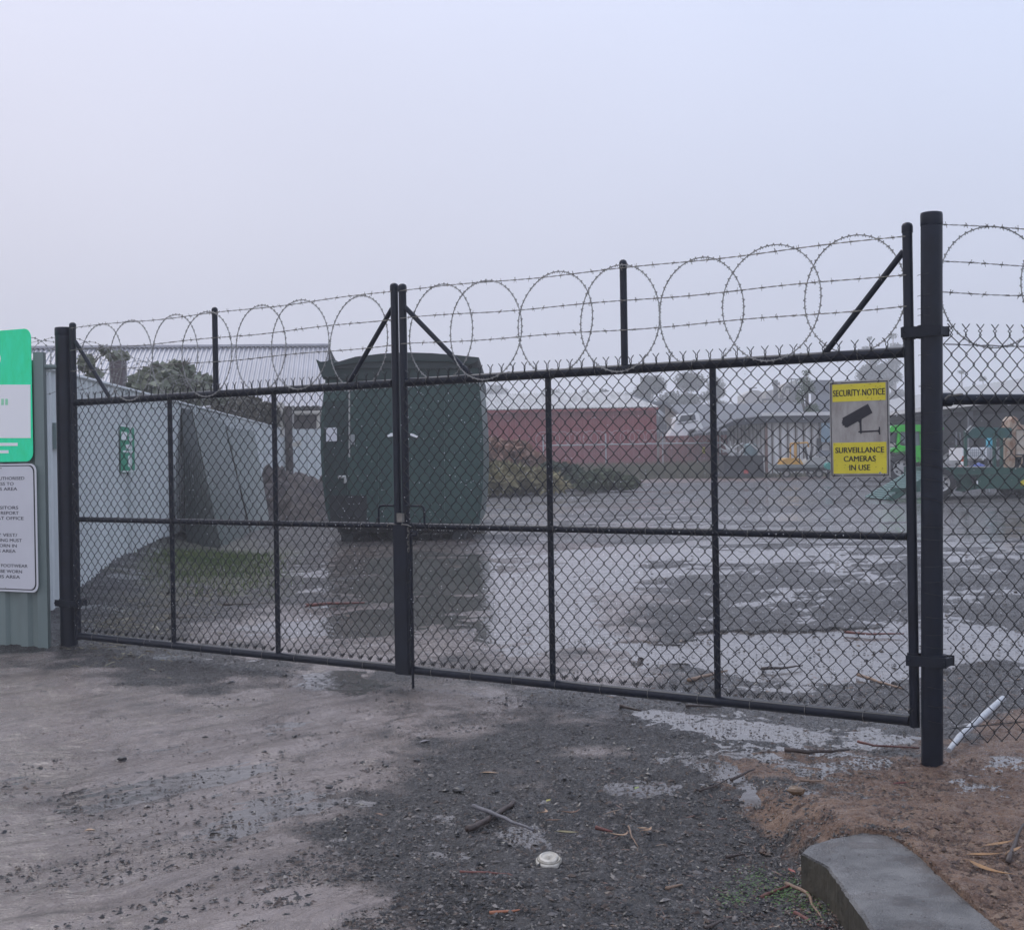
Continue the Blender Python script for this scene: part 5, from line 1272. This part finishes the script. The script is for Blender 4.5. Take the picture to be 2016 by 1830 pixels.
# ------------------------------------------------------------------ loose things on the ground
def gh(X, Y):
    return gz(X, Y)
def stone_mesh(seed, m, name='stone'):
    rs = random.Random(seed); mb = MB(); P = []; k = 8
    rings = [(-.9, .35), (-.5, .85), (.05, 1.0), (.5, .8), (.85, .38)]
    for (h, r) in rings:
        for j in range(k): a = 2*math.pi*j/k+.3*h; q = r*rs.uniform(.78, 1.15); P.append((q*math.cos(a), q*.72*math.sin(a), h*.5*rs.uniform(.85, 1.1)))
    fs = [(i*k+j, i*k+(j+1) % k, (i+1)*k+(j+1) % k, (i+1)*k+j) for i in range(4) for j in range(k)]+[tuple(range(k))[::-1], tuple(range(4*k, 5*k))]
    me = bpy.data.meshes.new(name); me.from_pydata(P, [], fs); me.materials.append(m)
    for p in me.polygons: p.use_smooth = True
    me.set_sharp_from_angle(angle=math.radians(35)); return me
DST = mat('dark wet stone', (.028, .026, .027), .35, vary=.3, vscale=20); BST = mat('brown stone', (.16, .10, .055), .4, vary=.25, vscale=20); PST = mat('pale stone', (.30, .28, .27), .4, vary=.2, vscale=30)
smesh = [stone_mesh(s, DST) for s in range(6)]
stones = [(240,1495,11),(297,1533,6),(432,1413,9),(648,1551,11),(590,1594,9),(901,1557,16),(1081,1450,9),(560,1330,8),(456,1344,8),(190,1650,6),(1020,1610,7),(740,1727,12),(830,1800,10),(330,1800,12),(285,1790,7),(60,1806,14),(500,1650,5),(376,1591,5),
          (820,1498,9),(1155,1428,7),(1330,1485,8),(1235,1592,7),(680,1700,6),(900,1640,7),(420,1700,6),(150,1700,8),(335,1842,8),(1190,1716,6),(760,1508,6),(1090,1512,7),(580,1450,7),(230,1560,5),(520,1480,6),(480,1410,7),(140,1560,5),(990,1500,6),(1250,1550,6),(1050,1740,6),(950,1700,7),(1400,1545,7),(1290,1700,6),(860,1740,7)]
for i, (x, y, r) in enumerate(stones):
    p = gp(x, y); k = r*p.y/FPX
    o = bpy.data.objects.new('stone', smesh[i % 6]); col.objects.link(o); o.location = (p.x, p.y, p.z+k*.25); o.scale = (k, k, k*.8); o.rotation_euler = (0, 0, i*1.7)
    tag(o, 'small dark wet stone lying in the mud in front of the gate', 'stone', 'dark stones on the wet ground')
o = bpy.data.objects.new('stone', stone_mesh(20, BST)); col.objects.link(o); p = gp(1568, 1563); k = 20*p.y/FPX; o.location = (p.x, p.y, p.z+k*.35); o.scale = (k, k*.9, k); o.rotation_euler = (0, 0, -.3)
tag(o, 'rounded brown stone on the orange mud left of the thick post', 'stone')
o = bpy.data.objects.new('stone', stone_mesh(21, BST)); col.objects.link(o); p = gp(2032, 1498); k = 14*p.y/FPX; o.location = (p.x, p.y, p.z+k*.3); o.scale = (k, k, k)
tag(o, 'brown clod at the foot of the side fence', 'stone')

def stick(label, pts, r, m, name='stick', lift=.4, taper=.4, k=7):
    P = [];
    for (x, y) in pts: q = gp(x, y); P.append(q+V3(0, 0, r*lift+.004))
    # smooth and roughen
    Q = []; rs = random.Random(int(pts[0][0]))
    for i in range(len(P)-1):
        for f in (0, .33, .66): Q.append(P[i].lerp(P[i+1], f)+V3(rs.uniform(-1, 1), rs.uniform(-1, 1), rs.uniform(-.3, .5))*r*.35)
    Q.append(P[-1]); n = len(Q)
    mb = MB(); mb.tube(Q, [r*(1-(1-taper)*i/(n-1)) for i in range(n)], k); o = mb.build(name, m, None, True)
    tag(o, label, 'stick'); return o
SB = mat('wet brown stick', (.055, .038, .032), .5, vary=.35, vscale=30); SG = mat('grey bark strip', (.12, .115, .125), .5, vary=.2, vscale=30); SR = mat('red brown bark', (.14, .045, .035), .55, vary=.3, vscale=25); SP_ = mat('pale brown stick', (.24, .16, .11), .6, vary=.25, vscale=25)
stick('thick brown stick lying under the grey bark strip, left of the white lid', [(922, 1637), (960, 1620), (985, 1602), (1012, 1583)], .0135, SB, taper=.7)
stick('long grey bark strip crossing over the thick brown stick', [(930, 1600), (965, 1612), (1010, 1632), (1050, 1648)], .010, SG, lift=2.4, taper=.5)
stick('reddish twig lying left of the white lid', [(905, 1719), (960, 1721), (1000, 1724), (1020, 1728)], .006, SR)
stick('orange bark strip near the bottom edge of the picture', [(965, 1800), (1000, 1797), (1030, 1794)], .006, mat('orange bark', (.38, .15, .08), .6))
stick('short brown stick right of the gate centre, in the puddle below the bottom rail', [(1222, 1392), (1262, 1401)], .012, SB)
stick('brown stick in the puddle near the thick right post', [(1350, 1391), (1420, 1393)], .010, SB)
stick('long red-brown stick lying across the orange mud', [(1545, 1478), (1590, 1483), (1640, 1481), (1672, 1478)], .012, SB)
stick('dark forked twig lying on the left part of the orange mud', [(1440, 1538), (1470, 1522), (1486, 1516)], .008, SB)
stick('thin dark twig at the left border of the orange mud', [(1378, 1558), (1410, 1548), (1436, 1534)], .006, SB)
stick('pale twig pointing at the kerb end', [(1575, 1538), (1600, 1540), (1626, 1538)], .007, SP_)
stick('dark twig beside the kerb, nearest the bottom edge', [(1500, 1770), (1530, 1755), (1560, 1745)], .008, SR)
stick('long brown twig at the bottom edge left of the kerb', [(1390, 1830), (1430, 1812), (1478, 1800)], .007, SB)
stick('red brown stick at the bottom edge beside the kerb', [(1566, 1802), (1600, 1822), (1640, 1832)], .009, SR)
stick('pale bent bark strip against the side of the kerb', [(1548, 1742), (1590, 1762), (1602, 1790), (1628, 1824)], .008, SP_)
stick('red twig inside the yard behind the left leaf', [(600, 1194), (650, 1190), (718, 1188)], .018, SR)
stick('dark twig behind the middle of the left leaf', [(440, 1192), (490, 1191), (560, 1188)], .014, SB)
stick('thin stick behind the left leaf near the bottom rail', [(330, 1220), (380, 1216), (440, 1218)], .014, SB)
stick('pale forked bark piece just inside the right leaf', [(1355, 1341), (1400, 1330), (1432, 1322)], .014, SP_)
stick('long pale stick inside the yard beside the right stile', [(1690, 1330), (1730, 1345), (1780, 1358)], .013, SP_)
stick('thin reddish stick across the puddle inside the right leaf', [(1662, 1246), (1710, 1250), (1780, 1249)], .012, SR)
stick('dark stick in the yard left of the right stile', [(1500, 1318), (1540, 1317), (1580, 1312)], .012, SB)
stick('small twig on the mud behind the thick post base', [(1690, 1462), (1720, 1470), (1810, 1474)], .008, SR)
stick('grey stick on the brown soil at the right edge', [(1985, 1700), (1998, 1660), (2016, 1625)], .010, SB)
stick('brown thin twig near the bent leaves', [(1238, 1628), (1244, 1650), (1256, 1668)], .004, SP_)
stick('short dark stick in the gravel above the kerb', [(1430, 1690), (1466, 1684)], .008, SB)
stick('flat bark piece among the leaves by the small puddle', [(1174, 1632), (1206, 1640)], .009, SR)
stick('thin curved twig right of the white lid', [(1180, 1712), (1196, 1690), (1220, 1678)], .004, SB)
stick('short pale stick below the bent leaves', [(1312, 1752), (1344, 1744)], .007, SP_)
# white pipe
P = [(1868, 1486), (1890, 1470), (1930, 1446), (1975, 1414)]
Q = [gp(x, y)+V3(0, 0, .025+.03*i) for i, (x, y) in enumerate(P)]
mb = MB(); mb.tube(Q, [.012, .017, .019, .017], 10); tag(autosmooth(mb.build('pipe', mat('dirty white pipe', (.5, .52, .54), .4, vary=.15, vscale=20))), 'dirty white plastic pipe behind the side fence at the thick post', 'pipe')

# white lid
t = thing('plastic_lid', 'broken white plastic lid lying on the dark gravel', 'lid', gp(1081, 1702))
c = gp(1081, 1702); WL = mat('dirty white plastic', (.62, .59, .52), .45, color2=(.40, .37, .31), vscale=30)
mb = MB(); k = 36; prof = [(1.0, .0), (1.0, .008), (.93, .012), (.78, .010), (.74, .018), (.58, .021), (.52, .016), (.001, .015)]
R0 = .047; b = len(mb.v)
for (r, h) in prof:
    for j in range(k):
        a = 2*math.pi*j/k; cut = 1-.16*max(0, math.cos(a+.35))**14-.06*max(0, math.cos(a-1.9))**30
        mb.v.append((c.x+R0*r*math.cos(a)*cut, c.y+R0*1.25*r*math.sin(a)*cut, c.z+.008+h*1.2+.006*math.sin(a)))
for i in range(len(prof)-1):
    for j in range(k): mb.f.append((b+i*k+j, b+i*k+(j+1) % k, b+(i+1)*k+(j+1) % k, b+(i+1)*k+j)); mb.mi.append(0)
mb.build('shell', WL, t)
mb = MB()
for rr in (.88, .66): mb.tube([V3(c.x+R0*rr*math.cos(a), c.y+R0*1.25*rr*math.sin(a), c.z+.0235+.006*math.sin(a)) for a in np.linspace(0, 6.283, 40)[:-1]], .0011, 4, closed=True)
mb.build('grooves', mat('groove dirt', (.16, .14, .11), .8), t)

# leaves
def leaf(label, x, y, L, wd_, ang, m, curl=.35, bend=.0):
    c = gp(x, y); mb = MB(); n = 12; vs = []
    for i in range(n+1):
        f = i/n; s = (f-.5)*L; w = wd_*math.sin(math.pi*min(1, f*1.02+.02))**.8*(1-.45*f)
        bx = bend*L*(f-.5)**2*4
        for q in (-1, 0, 1):
            dx, dy = s, q*w/2+bx
            X = c.x+dx*math.cos(ang)-dy*math.sin(ang); Y = c.y+dx*math.sin(ang)+dy*math.cos(ang)
            vs.append((X, Y, c.z+.012+curl*L*((f-.5)**2)*.9+abs(q)*w*.22))
    fs = [(i*3+j, i*3+j+1, (i+1)*3+j+1, (i+1)*3+j) for i in range(n) for j in range(2)]
    mb.add(vs, fs); mb.add([(a, b_, c_-.0008) for a, b_, c_ in vs], [f[::-1] for f in fs])
    mb.tube([vs[1], (vs[1][0]-math.cos(ang)*L*.14, vs[1][1]-math.sin(ang)*L*.14, vs[1][2]-.004)], .0009, 4)
    o = mb.build('fallen_leaf', m, None, True); tag(o, label, 'leaf'); return o
LO = mat('wet orange leaf', (.36, .19, .07), .4, color2=(.22, .12, .05), vscale=25); LP = mat('pale tan leaf', (.42, .28, .17), .45, color2=(.30, .17, .10), vscale=25); LB = mat('brown leaf', (.16, .085, .05), .45, vary=.3, vscale=25); LY = mat('yellow leaf', (.40, .36, .10), .5)
leaf('tan leaf curled into a C shape, right of the white lid', 1227, 1650, .085, .022, .4, LP, .3, .55)
leaf('tan forked leaf just right of the curled one', 1276, 1640, .075, .024, .9, LP, .5, .1)
leaf('small tan leaf crossing the forked leaf', 1264, 1636, .045, .018, 2.8, LP, .3)
leaf('long orange leaf on the brown soil right of the kerb, the upper one', 1968, 1668, .15, .030, .5, LO, .2)
leaf('long orange leaf on the brown soil right of the kerb, hanging down', 1946, 1720, .19, .034, -1.0, LO, .2, .12)
leaf('wide orange leaf touching the other two beside the kerb', 1940, 1690, .13, .034, .12, LO, .25)
leaf('thin orange leaf at the right edge beside the kerb', 1998, 1680, .12, .024, .8, LO, .2)
leaf('small yellow leaf above the curled brown leaves', 1080, 1581, .04, .022, 1.2, LY, .3)
leaf('curled brown leaf at the small puddle, the upper one', 1075, 1604, .07, .02, 1.2, LP, .5, .3)
leaf('narrow brown leaf in the small puddle', 1092, 1620, .06, .016, .1, LB, .3)
leaf('dark curled leaf on the right of the small puddle', 1128, 1605, .09, .022, .4, LB, .4, .3)
leaf('olive crumpled leaf below the small puddle', 1118, 1645, .085, .03, -.2, mat('olive leaf', (.20, .17, .08), .5), .3)
leaf('pink-brown leaf on the gravel above the grey bark strip', 966, 1526, .08, .022, -.2, LP, .1)
leaf('pale grey leaf on the gravel left of centre', 838, 1463, .07, .028, .9, mat('grey leaf', (.26, .24, .25), .5), .1)
leaf('brown leaf in the gravel at lower left centre', 748, 1609, .05, .02, -.8, LB, .2)
leaf('yellow-green leaf in the dark gravel above the puddle', 1254, 1556, .05, .022, 1.2, mat('lime leaf', (.25, .30, .10), .5), .2)
leaf('red leaf standing against the kerb side', 1558, 1720, .06, .02, 1.8, mat('red leaf', (.30, .08, .06), .5), .3)
leaf('dark red leaf on the brown mud near the thick post', 1775, 1547, .09, .03, .3, mat('dark red leaf', (.12, .025, .02), .45), .1)
leaf('pale tan leaf far left on the smooth mud', 178, 1640, .04, .03, .3, LP, .1)

# loose gravel, bark chips and litter, too many to count
def chips(name, n, region, smin, smax, mats_, seed, label, cat, flat=.5, dens=None, stretchy=1.0, sub=None):
    rs = random.Random(seed); mb = MB(); k = 0; guard = 0
    while k < n and guard < n*12:
        guard += 1
        x, y = region(rs)
        p = gp_fast(x, y)
        if p is None: continue
        if dens and rs.random() > dens(x, y, p): continue
        s = rs.uniform(smin, smax)*(1 if rs.random() < .93 else 1.8); a = rs.uniform(0, 6.28); e = rs.uniform(.35, 1)*1/stretchy; ca, sa = math.cos(a), math.sin(a); z = p[2]+height1(p[0], p[1])
        t1, t2 = rs.uniform(-.3, .3), rs.uniform(-.3, .3)
        V_ = []
        for (u, v, h) in ((1, 0, 0), (.45, .9, .1), (-.6, .8, 0), (-1, -.1, .1), (-.4, -.9, 0), (.6, -.8, .1), (.2, .1, 1)):
            u *= s*rs.uniform(.75, 1.2)*stretchy; v *= s*e*rs.uniform(.75, 1.2); hh = h*s*flat+u*t1+v*t2
            V_.append((p[0]+u*ca-v*sa, p[1]+u*sa+v*ca, z+hh+s*.02))
        mb.add(V_, [(0, 1, 6), (1, 2, 6), (2, 3, 6), (3, 4, 6), (4, 5, 6), (5, 0, 6)], int(len(mats_)*rs.random()**1.5)); k += 1
    o = mb.build(name, mats_); o.data.polygons.foreach_set('material_index', mb.mi); tag(o, label, cat, kind='stuff'); return o
def gp_fast(x, y):
    d = ray(x, y)
    if d.z > -.004: return None
    z = -.03
    for _ in range(6):
        k = (z-CAMZ)/d.z; X, Y = d.x*k, d.y*k; z = .5*z+.5*gz(X, min(Y, 60))
    return (X, Y, z)
def height1(X, Y):
    n = fbm(np.array([X]), np.array([Y]), .9, 4)*.016+fbm(np.array([X+40]), np.array([Y]), .16, 3)*.011
    return float(n[0])
CH = [mat('chip dark', (.015, .014, .014), .3), mat('chip mid', (.045, .041, .039), .35), mat('chip brown', (.075, .050, .036), .4), mat('chip pale', (.15, .135, .125), .35)]
def inmud(x, y): return 1.0
def d_grav(x, y, p):
    # sparse on the smooth mud of the left foreground
    edge = 780-(y-1350)*.66
    if y > 1340 and x < edge: return .34
    return 1.0
chips('gravel', 22000, lambda r: (r.uniform(-60, 1800), 1360+480*r.random()**.75), .003, .0095, CH, 50, 'loose dark gravel and grit over the ground before the gate', 'gravel', .6, d_grav, 1.25)
chips('gravel', 6000, lambda r: (r.uniform(180, 2080), 1090+300*r.random()), .005, .013, [CH[0], CH[1], CH[2], CH[1]], 51, 'dark grit and clods over the wet yard inside the gate', 'gravel', .6)
chips('soil_clods', 4200, lambda r: (r.gauss(1830, 150), r.uniform(1490, 1830)), .003, .011, [mat('clod a', (.10, .055, .035), .6), mat('clod b', (.06, .035, .025), .6), mat('clod c', (.18, .12, .08), .6)], 52, 'brown soil clods and crumbs right of the kerb and post', 'soil', .7,
      lambda x, y, p: 0 if (1570 < x < 2000 and y > 1650 and x < 1770+(y-1650)*1.15 and x > 1570+(y-1675)*.9) else 1)
chips('leaf_litter', 900, lambda r: (r.uniform(1180, 1700) if r.random() < .6 else r.uniform(1640, 2040), r.uniform(1500, 1830) if r.random() < .6 else r.uniform(1330, 1400)), .004, .011, [mat('litter a', (.14, .07, .05), .5), mat('litter b', (.24, .17, .12), .5), mat('litter c', (.07, .04, .035), .5)], 53, 'scattered bark shreds and leaf litter on the dark gravel', 'leaf litter', .25, None, 2.4)
chips('leaf_litter', 2200, lambda r: (lambda u: (170+u*330+r.gauss(20, 40), 1225-u*150+abs(r.gauss(0, 45))))(r.random()), .008, .022, [mat('litter d', (.12, .10, .06), .6), mat('litter e', (.26, .24, .17), .6), mat('litter f', (.055, .05, .035), .6)], 54, 'leaf litter and bark banked along the foot of the pale fence', 'leaf litter', .3, None, 2.0)
# grass tufts
mb = MB(); rs = random.Random(77)
for i in range(6500):
    u = rs.random(); x = 325+u*200+rs.gauss(0, 30); y = 1082+abs(rs.gauss(0, 32))+10*u
    p = gp_fast(x, y)
    if p is None: continue
    h = rs.uniform(.02, .075); a = rs.uniform(0, 6.28); l = rs.uniform(0, .04); w = .004
    z = p[2]+height1(p[0], p[1])-.004
    mb.add([(p[0]-w*math.cos(a), p[1]-w*math.sin(a), z), (p[0]+w*math.cos(a), p[1]+w*math.sin(a), z), (p[0]+l*math.sin(a), p[1]-l*math.cos(a), z+h)], [(0, 1, 2)])
tag(mb.build('grass', leafmat('bank grass', (.07, .12, .035), (.14, .17, .06))), 'short grass on the bank in front of the leaning sheets', 'grass', kind='stuff')
mb = MB()
for i in range(700):
    cx_, cy_ = rs.choice([(1560, 1745), (1490, 1735), (1450, 1770), (1545, 1765), (1600, 1790)]); p = gp_fast(cx_+rs.gauss(0, 22), cy_+rs.gauss(0, 14))
    if p is None: continue
    r = rs.uniform(.002, .0045); a = rs.uniform(0, 6.28); z = p[2]+height1(p[0], p[1])+rs.uniform(.004, .014)
    mb.add([(p[0]+r*math.cos(a+k*1.256), p[1]+r*math.sin(a+k*1.256), z+rs.uniform(-.001, .001)) for k in range(5)], [(0, 1, 2, 3, 4)])
tag(mb.build('weeds', leafmat('clover green', (.06, .14, .03), (.12, .2, .06))), 'tiny bright green weeds at the foot of the kerb', 'weeds', kind='stuff')

# ------------------------------------------------------------------ fog
hz = MB(); hz.box((0, 145, 15), (560, 340, 40)); ho = hz.build('haze', bpy.data.materials.new('haze')); tag(ho, kind='stuff')
hm = ho.data.materials[0]; hm.use_nodes = True; nt = hm.node_tree; nt.nodes.clear()
oo = nt.nodes.new('ShaderNodeOutputMaterial'); pv = nt.nodes.new('ShaderNodeVolumePrincipled')
pv.inputs['Color'].default_value = (.985, .988, 1.0, 1); pv.inputs['Density'].default_value = .0031; pv.inputs['Anisotropy'].default_value = .0
nt.links.new(pv.outputs[0], oo.inputs['Volume'])
